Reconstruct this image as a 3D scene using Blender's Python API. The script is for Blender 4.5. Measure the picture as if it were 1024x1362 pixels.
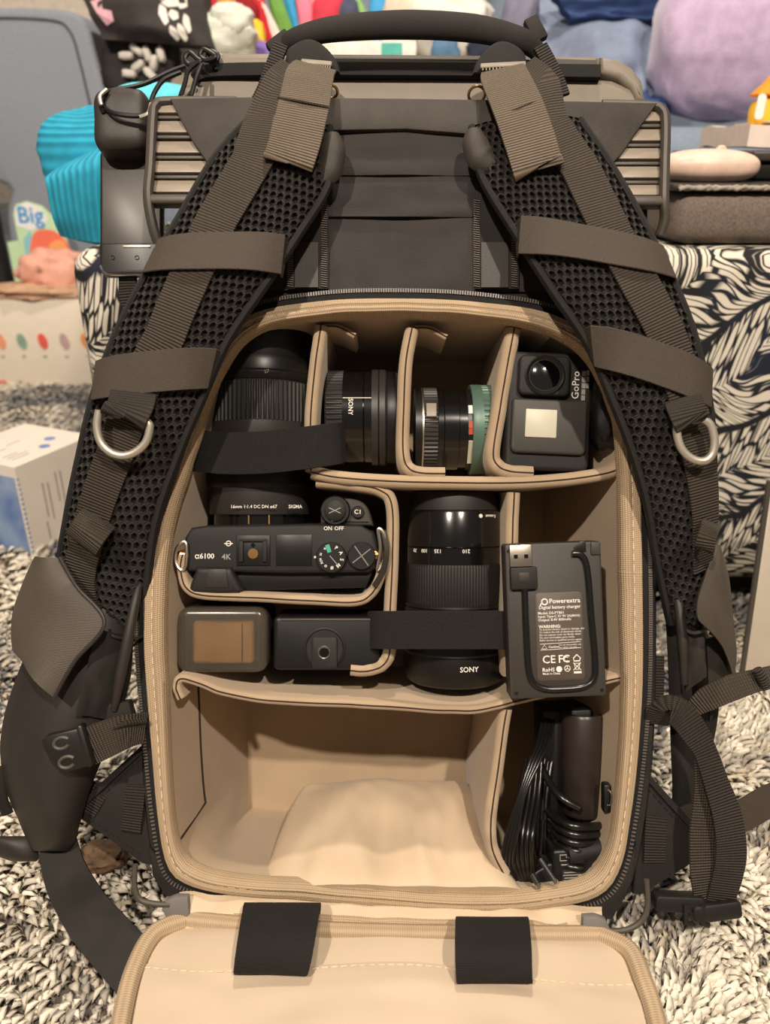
import bpy, bmesh, math, random
import numpy as np
from mathutils import Vector, Matrix, noise

for o in list(bpy.data.objects):
    bpy.data.objects.remove(o)
SC = bpy.context.scene
COL = SC.collection
PI = math.pi
rnd = random.Random(7)

# ------------------------------------------------------------------ camera
FPX, D0, TH, CAMH = 1024.0, 470.0, math.radians(25), 0.445
cd = bpy.data.cameras.new('camera'); cam = bpy.data.objects.new('camera', cd); COL.objects.link(cam)
cam.location = (0, 0, CAMH); cam.rotation_euler = (PI/2 - TH, 0, 0)
cd.sensor_fit = 'VERTICAL'; cd.sensor_height = 36.0; cd.sensor_width = 36.0*1024/1362
cd.lens = 36.0*FPX/1362; cd.clip_start = 0.02; cd.clip_end = 30
cd.dof.use_dof = True; cd.dof.focus_distance = 0.475; cd.dof.aperture_fstop = 7.5
SC.camera = cam

# ------------------------------------------------------------------ light
wd = bpy.data.worlds.new('room_ambient'); SC.world = wd; wd.use_nodes = True
wd.node_tree.nodes['Background'].inputs[0].default_value = (1.0, 0.90, 0.78, 1)
wd.node_tree.nodes['Background'].inputs[1].default_value = 0.14
def lamp(name, loc, watts, radius, col=(1.0, 0.87, 0.73)):
    l = bpy.data.lights.new(name, 'POINT'); l.energy = watts; l.shadow_soft_size = radius; l.color = col
    o = bpy.data.objects.new(name, l); o.location = loc; COL.objects.link(o); return o
lamp('overhead_lamp', (-0.62, -0.95, 2.05), 178, 0.035)
lamp('overhead_lamp', (0.50, -0.88, 2.05), 160, 0.035)
lamp('overhead_lamp', (0.05, 0.95, 2.25), 92, 0.06)  # added fill lamp that brightens the background
vs = SC.view_settings
vs.view_transform = 'Standard'; vs.look = 'None'; vs.exposure = 0.0; vs.gamma = 1.0; vs.use_curve_mapping = False
# two fixture bulbs hang out of frame; the third lamp is added

# ------------------------------------------------------------------ frames
class Fr:
    def __init__(s, o, X, Y, Z, k=0.001): s.o, s.X, s.Y, s.Z, s.k = Vector(o), Vector(X), Vector(Y), Vector(Z), k
    def __call__(s, x, y=0, z=0): return s.o + (s.X*x + s.Y*y + s.Z*z)*s.k
    def at(s, x, y, z): return Fr(s(x, y, z), s.X, s.Y, s.Z, s.k)
    def rot(s, axis, deg):
        a = {'x': s.X, 'y': s.Y, 'z': s.Z}[axis]; R = Matrix.Rotation(math.radians(deg), 3, a)
        return Fr(s.o, R@s.X, R@s.Y, R@s.Z, s.k)
    def m(s): return Matrix(((s.X.x*s.k, s.Y.x*s.k, s.Z.x*s.k, s.o.x), (s.X.y*s.k, s.Y.y*s.k, s.Z.y*s.k, s.o.y), (s.X.z*s.k, s.Y.z*s.k, s.Z.z*s.k, s.o.z), (0, 0, 0, 1)))
CT, ST = math.cos(TH), math.sin(TH)
UP = Vector((0, ST, CT)); OUT = Vector((0, -CT, ST)); RT = Vector((1, 0, 0))
BAG = Fr(Vector((0, 0, CAMH)) - OUT*D0*0.001, RT, UP, OUT)       # the pack leans back: right, up its back panel, out of its back panel
WORLD = Fr((0, 0, 0), (1, 0, 0), (0, 1, 0), (0, 0, 1), 1.0)
def K(w): return (D0-w)/FPX
def uv(px, py, w=0): return ((px-512)*K(w), (681-py)*K(w), w)     # millimetres on the pack
def Q(px, py, w=0): return BAG(*uv(px, py, w))
def BF(px, py, w=0): return BAG.at(*uv(px, py, w))
def Wy(px, py, y):                                                # world point at forward distance y
    d = RT*((px-512)/FPX) + UP*((681-py)/FPX) - OUT
    return Vector((0, 0, CAMH)) + d*(y/d.y)
def Wz(px, py, z=0.0):
    d = RT*((px-512)/FPX) + UP*((681-py)/FPX) - OUT
    return Vector((0, 0, CAMH)) + d*((z-CAMH)/d.z)

# ------------------------------------------------------------------ materials
def lin(c): return tuple(((x/255)/12.92 if x/255 <= 0.04045 else ((x/255+0.055)/1.055)**2.4) for x in c) + (1,)
MATS = {}
def mat(name, c, rough=0.7, metal=0.0, spec=0.4, var=0.12, vscale=60, bump=0.0, bscale=900, kind=None, c2=None, alpha=1, trans=0, sheen=0, ridge=2.0, coat=0, emit=0):
    if name in MATS: return MATS[name]
    m = bpy.data.materials.new(name); m.use_nodes = True; nt = m.node_tree; N, L = nt.nodes, nt.links
    b = N['Principled BSDF']
    def new(t, **kw):
        n = N.new(t)
        for k, v in kw.items(): setattr(n, k, v)
        return n
    tc = new('ShaderNodeTexCoord')
    b.inputs['Roughness'].default_value = rough; b.inputs['Metallic'].default_value = metal
    b.inputs['Specular IOR Level'].default_value = spec; b.inputs['Alpha'].default_value = alpha
    b.inputs['Transmission Weight'].default_value = trans; b.inputs['Sheen Weight'].default_value = sheen
    b.inputs['Coat Weight'].default_value = coat; b.inputs['Coat Roughness'].default_value = 0.12
    if emit: b.inputs['Emission Color'].default_value = lin(c); b.inputs['Emission Strength'].default_value = emit
    nz = new('ShaderNodeTexNoise'); nz.inputs['Scale'].default_value = vscale; nz.inputs['Detail'].default_value = 4
    L.new(tc.outputs['Object'], nz.inputs['Vector'])
    mx = new('ShaderNodeMix', data_type='RGBA')
    base = lin(c); dark = lin(c2) if c2 else tuple(x*(1-var) for x in base[:3]) + (1,)
    lite = base if c2 else tuple(min(1, x*(1+var)) for x in base[:3]) + (1,)
    mx.inputs['A'].default_value = dark; mx.inputs['B'].default_value = lite
    mr = new('ShaderNodeMapRange'); mr.inputs[1].default_value = 0.32; mr.inputs[2].default_value = 0.68
    L.new(nz.outputs['Fac'], mr.inputs[0]); L.new(mr.outputs[0], mx.inputs['Factor'])
    colout = mx.outputs['Result']
    hsock = None
    if kind in ('web', 'weave', 'grain', 'pique', 'ribs'):
        uvn = new('ShaderNodeUVMap')
        src = uvn.outputs['UV']
        sx = new('ShaderNodeSeparateXYZ'); L.new(src, sx.inputs[0])
        def sine(sock, per):
            a = new('ShaderNodeMath', operation='MULTIPLY'); L.new(sock, a.inputs[0]); a.inputs[1].default_value = 2*PI/per
            s_ = new('ShaderNodeMath', operation='SINE'); L.new(a.outputs[0], s_.inputs[0]); return s_.outputs[0]
        sv = sine(sx.outputs['Y'], ridge)
        if kind == 'ribs': h = sv
        else:
            su = sine(sx.outputs['X'], ridge*(0.62 if kind == 'web' else 1.0))
            mu = new('ShaderNodeMath', operation='MULTIPLY'); L.new(su, mu.inputs[0]); mu.inputs[1].default_value = 0.35 if kind == 'web' else 1.0
            ad = new('ShaderNodeMath', operation='ADD'); L.new(sv, ad.inputs[0]); L.new(mu.outputs[0], ad.inputs[1]); h = ad.outputs[0]
        hsock = h
        mr2 = new('ShaderNodeMapRange'); mr2.inputs[1].default_value = -1.2; mr2.inputs[2].default_value = 1.0; mr2.inputs[3].default_value = 0.76 if kind in ('weave', 'ribs') else 0.68; mr2.inputs[4].default_value = 1.06
        L.new(h, mr2.inputs[0])
        m2 = new('ShaderNodeMix', data_type='RGBA', blend_type='MULTIPLY'); m2.inputs['Factor'].default_value = 1
        L.new(colout, m2.inputs['A']); L.new(mr2.outputs[0], m2.inputs['B']); colout = m2.outputs['Result']
    L.new(colout, b.inputs['Base Color'])
    if bump > 0:
        bp = new('ShaderNodeBump'); bp.inputs['Strength'].default_value = bump; bp.inputs['Distance'].default_value = 0.0006
        if hsock is not None: L.new(hsock, bp.inputs['Height'])
        else:
            n2 = new('ShaderNodeTexNoise'); n2.inputs['Scale'].default_value = bscale; n2.inputs['Detail'].default_value = 3
            L.new(tc.outputs['Object'], n2.inputs['Vector']); L.new(n2.outputs['Fac'], bp.inputs['Height'])
        L.new(bp.outputs[0], b.inputs['Normal'])
    MATS[name] = m; return m

mat('black_nylon', (33, 29, 26), 0.78, bump=0.4, bscale=1600, var=0.18)
mat('panel_nylon', (38, 32, 30), 0.72, bump=0.5, bscale=1300, var=0.2)
mat('collar_nylon', (52, 45, 40), 0.62, bump=0.35, bscale=1300, var=0.2)
mat('lid_leatherette', (122, 113, 101), 0.52, bump=0.15, bscale=2200, var=0.06)
mat('dark_leatherette', (45, 40, 36), 0.5, bump=0.2, bscale=2200, var=0.08)
mat('pocket_ribbed', (76, 68, 59), 0.55, kind='ribs', ridge=0.95, bump=0.2, var=0.06)
mat('webbing', (68, 59, 50), 0.66, kind='web', ridge=1.75, bump=0.8, var=0.08)
mat('webbing_dark', (52, 45, 39), 0.7, kind='web', ridge=1.75, bump=0.8, var=0.08)
mat('webbing_light', (112, 99, 84), 0.55, kind='web', ridge=1.6, bump=0.8, var=0.06)
mat('elastic', (64, 55, 46), 0.6, bump=0.7, bscale=2600, var=0.1, vscale=700)
mat('mesh_fabric', (40, 36, 32), 0.72, bump=0.6, bscale=2600, var=0.15, sheen=0.08)
mat('pad_foam', (22, 20, 19), 0.95, var=0.2)
mat('binding', (30, 28, 27), 0.8, bump=0.6, bscale=1800)
mat('liner', (168, 146, 119), 0.93, bump=0.35, bscale=2600, var=0.06, vscale=25, sheen=0.25)
mat('liner_satin', (196, 175, 148), 0.6, bump=0.12, bscale=1200, var=0.03, vscale=20, sheen=0.1)
mat('flap_satin', (190, 171, 148), 0.55, bump=0.12, bscale=1200, var=0.03, vscale=20)
mat('rim_tape', (178, 155, 126), 0.8, kind='weave', ridge=1.3, bump=0.35, var=0.04)
mat('seam_thread', (52, 38, 30), 0.9)
mat('stitch_pale', (216, 198, 170), 0.8)
mat('stitch_grey', (120, 110, 100), 0.8)
mat('velcro', (26, 24, 23), 0.95, bump=1.0, bscale=1500, var=0.5, vscale=1400)
mat('elastic_black', (26, 24, 22), 0.85, kind='weave', ridge=0.9, bump=0.4)
mat('zip_tape', (22, 20, 19), 0.85, bump=0.3)
mat('zip_teeth', (92, 86, 80), 0.35, spec=0.6)
mat('grille_plastic', (74, 68, 61), 0.48, var=0.03)
mat('slat_plastic', (140, 129, 115), 0.42, var=0.04)
mat('black_plastic', (30, 28, 27), 0.42, var=0.05)
mat('buckle_plastic', (32, 30, 28), 0.38, var=0.04)
mat('steel', (205, 196, 182), 0.32, metal=1.0, var=0.03)
mat('satin_steel', (196, 190, 178), 0.45, metal=0.75, var=0.05)
mat('brass', (190, 150, 100), 0.3, metal=1.0)
mat('grey_rubber', (110, 107, 104), 0.55, var=0.04)
mat('device_black', (19, 18, 18), 0.42, var=0.08)
mat('device_matte', (28, 26, 25), 0.62, bump=0.25, bscale=3000, var=0.08)
mat('lens_gloss', (14, 13, 13), 0.16, spec=0.6, coat=0.3)
mat('lens_satin', (22, 21, 20), 0.36, var=0.05)
mat('lens_grey', (46, 43, 41), 0.4, var=0.05)
mat('lens_rubber', (32, 30, 28), 0.55, var=0.05)
mat('grip_leather', (72, 68, 64), 0.6, bump=0.9, bscale=2400, var=0.1)
mat('white_print', (225, 220, 210), 0.6, var=0.0)
mat('grey_print', (150, 145, 138), 0.6, var=0.0)
mat('teal_print', (70, 160, 130), 0.6, var=0.0)
mat('red_mark', (170, 70, 45), 0.5, var=0.05)
mat('sage_green', (84, 108, 96), 0.42, metal=0.2, var=0.05)
mat('lcd', (188, 184, 164), 0.4, var=0.02)
mat('lens_glass', (8, 8, 10), 0.05, spec=0.9, coat=1.0)
mat('charger_plastic', (54, 50, 46), 0.5, bump=0.15, bscale=2600, var=0.05)
mat('charger_label', (80, 70, 61), 0.45, var=0.05)
mat('smoke_plastic', (196, 182, 160), 0.24, spec=0.5, trans=0.92, var=0.05)
mat('tan_battery', (196, 156, 110), 0.5, var=0.15, vscale=40)
mat('cable_rubber', (18, 17, 17), 0.28, spec=0.6)
mat('tube_brown', (44, 36, 32), 0.35)
mat('chrome', (220, 214, 204), 0.12, metal=1.0, var=0.0)
mat('phone_glass', (66, 61, 58), 0.38, spec=0.4, var=0.06, vscale=30)
mat('phone_body', (34, 31, 30), 0.35)
mat('floor_wood', (120, 98, 78), 0.6, var=0.15)
mat('wall_paint', (214, 204, 190), 0.9, bump=0.1, bscale=80)

# ------------------------------------------------------------------ objects
WL = {}
def _set(o, label, cat, group, kind):
    if label: o['label'] = label
    if cat: o['category'] = cat
    if group: o['group'] = group
    if kind: o['kind'] = kind
def thing(name, loc, label, cat, group=None):
    o = bpy.data.objects.new(name, None); o.empty_display_size = 0.02; COL.objects.link(o)
    o.location = loc; WL[o] = Vector(loc); _set(o, label, cat, group, None); return o
def finish(name, me, m, parent=None, label=None, cat=None, group=None, kind=None, smooth=True, origin=None):
    if parent is not None: off = WL[parent]
    else:
        off = Vector(origin) if origin is not None else Vector((0, 0, 0))
    me.transform(Matrix.Translation(-off))
    if smooth:
        me.shade_smooth()
        me.set_sharp_from_angle(angle=math.radians(42))
    o = bpy.data.objects.new(name, me); COL.objects.link(o)
    if m: me.materials.append(MATS[m] if isinstance(m, str) else m)
    if parent is not None: o.parent = parent; WL[o] = off
    else: o.location = off; WL[o] = off
    _set(o, label, cat, group, kind); return o
def obj(name, bm, m, parent=None, **kw):
    bmesh.ops.recalc_face_normals(bm, faces=bm.faces)
    if parent is None and 'origin' not in kw:
        vs_ = [v.co for v in bm.verts]
        kw['origin'] = (sum(v.x for v in vs_)/len(vs_), sum(v.y for v in vs_)/len(vs_), min(v.z for v in vs_))
    me = bpy.data.meshes.new(name); bm.to_mesh(me); bm.free()
    return finish(name, me, m, parent, **kw)

def BM():
    b = bmesh.new(); b.loops.layers.uv.new('UVMap'); return b
def catm(pts, n=8, closed=False):
    P = [Vector(p) for p in pts]; out = []; m = len(P)
    rng = range(m if closed else m-1)
    for i in rng:
        if closed: p0, p1, p2, p3 = P[(i-1) % m], P[i], P[(i+1) % m], P[(i+2) % m]
        else: p0, p1, p2, p3 = P[max(i-1, 0)], P[i], P[i+1], P[min(i+2, m-1)]
        for j in range(n):
            t = j/n
            out.append(0.5*((2*p1) + (p2-p0)*t + (2*p0-5*p1+4*p2-p3)*t*t + (3*p1-p0-3*p2+p3)*t*t*t))
    if not closed: out.append(P[-1].copy())
    return out
def lerpl(vals, t):                      # interpolate a list at t in 0..1
    if not isinstance(vals, (list, tuple)): return vals
    x = t*(len(vals)-1); i = min(int(x), len(vals)-2)
    return vals[i]*(1-(x-i)) + vals[i+1]*(x-i)
def setuv(bm, f, uvs):
    l = bm.loops.layers.uv.active
    for lp, u in zip(f.loops, uvs): lp[l].uv = u
def sweep(bm, rings, us, vs_, closed_ring=True, closed_path=False, caps=True):
    R = [[bm.verts.new(p) for p in r] for r in rings]
    n = len(R[0]); m = len(R)
    for i in range(m if closed_path else m-1):
        a, b = R[i], R[(i+1) % m]
        for j in range(n if closed_ring else n-1):
            k = (j+1) % n
            f = bm.faces.new((a[j], a[k], b[k], b[j]))
            v0, v1 = vs_[i], (vs_[i+1] if i+1 < len(vs_) else vs_[i]+1)
            u0, u1 = us[j], (us[j+1] if j+1 < len(us) else us[j]+1)
            setuv(bm, f, ((u0, v0), (u1, v0), (u1, v1), (u0, v1)))
    if caps and not closed_path and closed_ring:
        bm.faces.new(R[0]); bm.faces.new(list(reversed(R[-1])))
    return R
def ribbon(bm, pts, width, nrm=None, th=1.4, closed=False, edge=0.35, side=None):
    """flat strap along pts; width and th in mm; nrm: one vector or one per point (outer side)"""
    pts = [Vector(p) for p in pts]; m = len(pts); rings = []; vv = [0.0]
    for i in range(1, m): vv.append(vv[-1] + (pts[i]-pts[i-1]).length*1000)
    if closed: vv.append(vv[-1] + (pts[0]-pts[-1]).length*1000)
    for i, p in enumerate(pts):
        a, b = (pts[(i-1) % m], pts[(i+1) % m]) if closed else (pts[max(i-1, 0)], pts[min(i+1, m-1)])
        t = (b-a).normalized()
        n = (nrm[i] if isinstance(nrm, list) else (nrm if nrm is not None else OUT))
        if side is not None: s = (side - t*side.dot(t)).normalized(); n = s.cross(t)
        else: n = (n - t*n.dot(t)).normalized(); s = t.cross(n)
        w = lerpl(width, i/max(1, m-1))*0.0005; h = th*0.0005; e = min(edge, w*400)*0.001
        rings.append([p + s*x + n*y for x, y in ((-w, 0), (-w+e, h), (0, h*1.05), (w-e, h), (w, 0), (w-e, -h), (0, -h*1.05), (-w+e, -h))])
    W = (width[0] if isinstance(width, (list, tuple)) else width)
    us = [0, 0.3, W/2, W, W, W, W/2, 0, 0]
    sweep(bm, rings, us, vv, True, closed)
def tube(bm, pts, r, seg=8, closed=False, flat=1.0, nrm=None):
    pts = [Vector(p) for p in pts]; m = len(pts); rings = []; vv = [0.0]
    for i in range(1, m): vv.append(vv[-1] + (pts[i]-pts[i-1]).length*1000)
    if closed: vv.append(vv[-1] + (pts[0]-pts[-1]).length*1000)
    ref = None
    for i, p in enumerate(pts):
        a, b = (pts[(i-1) % m], pts[(i+1) % m]) if closed else (pts[max(i-1, 0)], pts[min(i+1, m-1)])
        t = (b-a).normalized()
        if ref is None:
            ref = nrm if nrm is not None else (OUT if abs(t.dot(OUT)) < 0.9 else UP)
        if nrm is not None: ref = nrm
        ref = (ref - t*ref.dot(t)).normalized(); s = t.cross(ref)
        rr = lerpl(r, i/max(1, m-1))*0.001
        rings.append([p + s*math.cos(2*PI*j/seg)*rr + ref*math.sin(2*PI*j/seg)*rr*flat for j in range(seg)])
    sweep(bm, rings, [j*r_ for j, r_ in enumerate([0.8]*(seg+1))], vv, True, closed)
def lathe(bm, fr, prof, seg=56, flute=None, a0=0, a1=2*PI):
    """prof: (radius, z) mm about fr.Z; flute=(z0,z1,count,depth) grooves"""
    rings = []; vv = [0]
    full = abs(a1-a0-2*PI) < 1e-6
    n = seg if full else seg+1
    for i, (r, z) in enumerate(prof):
        ring = []
        for j in range(n):
            a = a0+(a1-a0)*j/seg; rr = r
            if flute and flute[0] <= z <= flute[1]:
                rr = r - flute[3]*(1 if (j*flute[2]*2//seg) % 2 else 0)
            ring.append(fr(rr*math.cos(a), rr*math.sin(a), z))
        rings.append(ring)
        if i: vv.append(vv[-1] + math.hypot(prof[i][0]-prof[i-1][0], prof[i][1]-prof[i-1][1]))
    sweep(bm, rings, [j*2*PI*prof[len(prof)//2][0]/seg for j in range(n+1)], vv, full, False, caps=full)
def rbox(bm, fr, sx, sy, sz, r=1.0, seg=2, c=(0, 0, 0)):
    """rounded box of size mm centred at c in fr"""
    t = bmesh.new(); bmesh.ops.create_cube(t, size=1)
    for v in t.verts: v.co = Vector((v.co.x*sx, v.co.y*sy, v.co.z*sz))
    if r > 0: bmesh.ops.bevel(t, geom=list(t.edges), offset=min(r, 0.49*min(sx, sy, sz)), segments=seg, profile=0.5, affect='EDGES', clamp_overlap=True)
    mp = {}
    for v in t.verts: mp[v] = bm.verts.new(fr(v.co.x+c[0], v.co.y+c[1], v.co.z+c[2]))
    for f in t.faces:
        g = bm.faces.new([mp[v] for v in f.verts])
        nn = f.normal; ax = max(range(3), key=lambda i: abs(nn[i]))
        setuv(bm, g, [((v.co.y, v.co.z) if ax == 0 else (v.co.x, v.co.z) if ax == 1 else (v.co.x, v.co.y)) for v in f.verts])
    t.free()
def rrect(x0, y0, x1, y1, r, n=5):
    if not isinstance(r, (list, tuple)): r = [r]*4
    out = []
    for (cx, cy, a, q) in ((x1, y1, 0, r[0]), (x0, y1, 90, r[1]), (x0, y0, 180, r[2]), (x1, y0, 270, r[3])):
        ox = cx - q*(1 if cx == x1 else -1); oy = cy - q*(1 if cy == y1 else -1)
        if x1 < x0 or y1 < y0: pass
        for k in range(n+1):
            t = math.radians(a + 90*k/n); out.append((ox + q*math.cos(t), oy + q*math.sin(t)))
    return out
def prism(bm, fr, outline, z0, z1, bev=0.0, seg=2):
    """extrude a 2-D outline (mm, ccw) in fr from z0 to z1 with rounded front edge"""
    n = len(outline); cx = sum(p[0] for p in outline)/n; cy = sum(p[1] for p in outline)/n
    def ring(ins, z):
        out = []
        for i in range(n):
            a, b, c_ = Vector(outline[i-1]), Vector(outline[i]), Vector(outline[(i+1) % n])
            d1 = (b-a); d2 = (c_-b)
            d1 = d1.normalized() if d1.length > 1e-6 else d2.normalized(); d2 = d2.normalized() if d2.length > 1e-6 else d1
            nn = Vector((-(d1.y+d2.y), d1.x+d2.x))
            if nn.length > 1e-6: nn.normalize()
            q = max(0.5, math.sqrt(max(0, (1+d1.dot(d2))/2)))
            out.append(fr(b.x + nn.x*ins/q, b.y + nn.y*ins/q, z))
        return out
    area = sum(outline[i-1][0]*outline[i][1]-outline[i][0]*outline[i-1][1] for i in range(n))
    if area < 0: outline = list(reversed(outline))
    rings = []
    if bev > 0:
        for k in range(seg+1):
            a = PI/2*k/seg; rings.append(ring(bev*(1-math.sin(a)), z0 + bev*(1-math.cos(a))))
        for k in range(seg+1):
            a = PI/2*(1-k/seg); rings.append(ring(bev*(1-math.sin(a)), z1 - bev*(1-math.cos(a))))
    else: rings = [ring(0, z0), ring(0, z1)]
    R = [[bm.verts.new(p) for p in r] for r in rings]; per = [0]
    for i in range(n): per.append(per[-1] + (Vector(outline[(i+1) % n])-Vector(outline[i])).length)
    for i in range(len(R)-1):
        for j in range(n):
            k = (j+1) % n; f = bm.faces.new((R[i][j], R[i][k], R[i+1][k], R[i+1][j]))
            setuv(bm, f, ((per[j], i), (per[j+1], i), (per[j+1], i+1), (per[j], i+1)))
    for rr in (R[0], R[-1]):
        f = bm.faces.new(rr); setuv(bm, f, list(outline))
def patch(bm, fn, nu, nv, th=1.0, nrm=None, scale=(100, 100)):
    """sheet through fn(a,b), a,b in 0..1, closed with thickness th mm along nrm (or its own normals)"""
    P = [[Vector(fn(i/nu, j/nv)) for j in range(nv+1)] for i in range(nu+1)]
    def nor(i, j):
        if nrm is not None: return nrm
        a = P[min(i+1, nu)][j]-P[max(i-1, 0)][j]; b = P[i][min(j+1, nv)]-P[i][max(j-1, 0)]
        return a.cross(b).normalized()
    A = [[bm.verts.new(P[i][j]) for j in range(nv+1)] for i in range(nu+1)]
    B = [[bm.verts.new(P[i][j] - nor(i, j)*th*0.001) for j in range(nv+1)] for i in range(nu+1)]
    for i in range(nu):
        for j in range(nv):
            u = [(x/nu*scale[0], y/nv*scale[1]) for x, y in ((i, j), (i+1, j), (i+1, j+1), (i, j+1))]
            setuv(bm, bm.faces.new((A[i][j], A[i+1][j], A[i+1][j+1], A[i][j+1])), u)
            setuv(bm, bm.faces.new((B[i][j+1], B[i+1][j+1], B[i+1][j], B[i][j])), u)
    for i in range(nu):
        bm.faces.new((A[i+1][0], A[i][0], B[i][0], B[i+1][0])); bm.faces.new((A[i][nv], A[i+1][nv], B[i+1][nv], B[i][nv]))
    for j in range(nv):
        bm.faces.new((A[0][j], A[0][j+1], B[0][j+1], B[0][j])); bm.faces.new((A[nu][j+1], A[nu][j], B[nu][j], B[nu][j+1]))
def lump(bm, fr, sx, sy, sz, seed=0, amp=0.12, freq=2.2, ex=2.6, nu=40, nv=26, wr=0.0, c=(0, 0, 0)):
    """soft stuffed body: superellipsoid of half-sizes sx,sy,sz (mm) with folds"""
    def sg(v, e): return math.copysign(abs(v)**e, v)
    e = 2/ex; rings = []
    for i in range(1, nv):
        ph = -PI/2 + PI*i/nv; ring = []
        for j in range(nu):
            a = 2*PI*j/nu
            d = Vector((sg(math.cos(ph), e)*sg(math.cos(a), e), sg(math.cos(ph), e)*sg(math.sin(a), e), sg(math.sin(ph), e)))
            q = d*freq + Vector((seed*3.7, seed*1.3, -seed*2.1))
            k = 1 + amp*noise.noise(q) + 0.4*amp*noise.noise(q*2.3)
            if wr: k += wr*(abs(noise.noise(q*1.7+Vector((9, 2, 5))))**0.6 - 0.5)
            ring.append(fr(c[0]+d.x*sx*k, c[1]+d.y*sy*k, c[2]+d.z*sz*k))
        rings.append(ring)
    sweep(bm, rings, [j*4.0 for j in range(nu+1)], [i*4.0 for i in range(nv)], True, False, caps=False)
    bm.verts.ensure_lookup_table()
    n0 = len(bm.verts) - nu*(nv-1)
    for base, zz in ((n0, -sz), (n0+nu*(nv-2), sz)):
        ctr = bm.verts.new(fr(c[0], c[1], c[2]+zz))
        bm.verts.ensure_lookup_table()
        for j in range(nu): bm.faces.new((bm.verts[base+j], bm.verts[base+(j+1) % nu], ctr))
def text(s, fr, size, m, parent, name='lettering', ax='CENTER', label=None, bold=0.0, space=1.0):
    cu = bpy.data.curves.new(name, 'FONT'); cu.body = s; cu.size = size; cu.align_x = ax; cu.align_y = 'CENTER'
    cu.extrude = 0.06; cu.offset = bold; cu.resolution_u = 2; cu.space_character = space
    o = bpy.data.objects.new('tmp', cu); me = bpy.data.meshes.new_from_object(o)
    bpy.data.objects.remove(o); bpy.data.curves.remove(cu)
    me.name = name; me.materials.clear(); me.transform(fr.m())
    return finish(name, me, m, parent, label=label, smooth=False)
def cyl(bm, fr, r, z0, z1, seg=32, ch=0.4):
    lathe(bm, fr, [(0.01, z0), (r-ch, z0), (r, z0+ch), (r, z1-ch), (r-ch, z1), (0.01, z1)], seg)
def ringpts(fr, r, n=40, a0=0, a1=2*PI, ry=None):
    closed = abs(a1-a0-2*PI) < 1e-6
    return [fr(r*math.cos(a0+(a1-a0)*i/(n if closed else n-1)), (ry or r)*math.sin(a0+(a1-a0)*i/(n if closed else n-1)), 0) for i in range(n)]
# ================================================================== the setting
def plain_box(bm, x0, x1, y0, y1, z0, z1, r=0.0, seg=2):
    rbox(bm, WORLD, x1-x0, y1-y0, z1-z0, r, seg, ((x0+x1)/2, (y0+y1)/2, (z0+z1)/2))
ZF = -0.024                                                       # level of the rug's foot
bm = BM(); plain_box(bm, -2.6, 2.6, -1.6, 2.75, ZF-0.06, ZF-0.014); obj('floor', bm, 'floor_wood', kind='structure')
bm = BM(); plain_box(bm, -2.6, 2.6, 2.7, 2.8, ZF-0.06, 2.5); obj('wall_back', bm, 'wall_paint', kind='structure')

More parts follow.
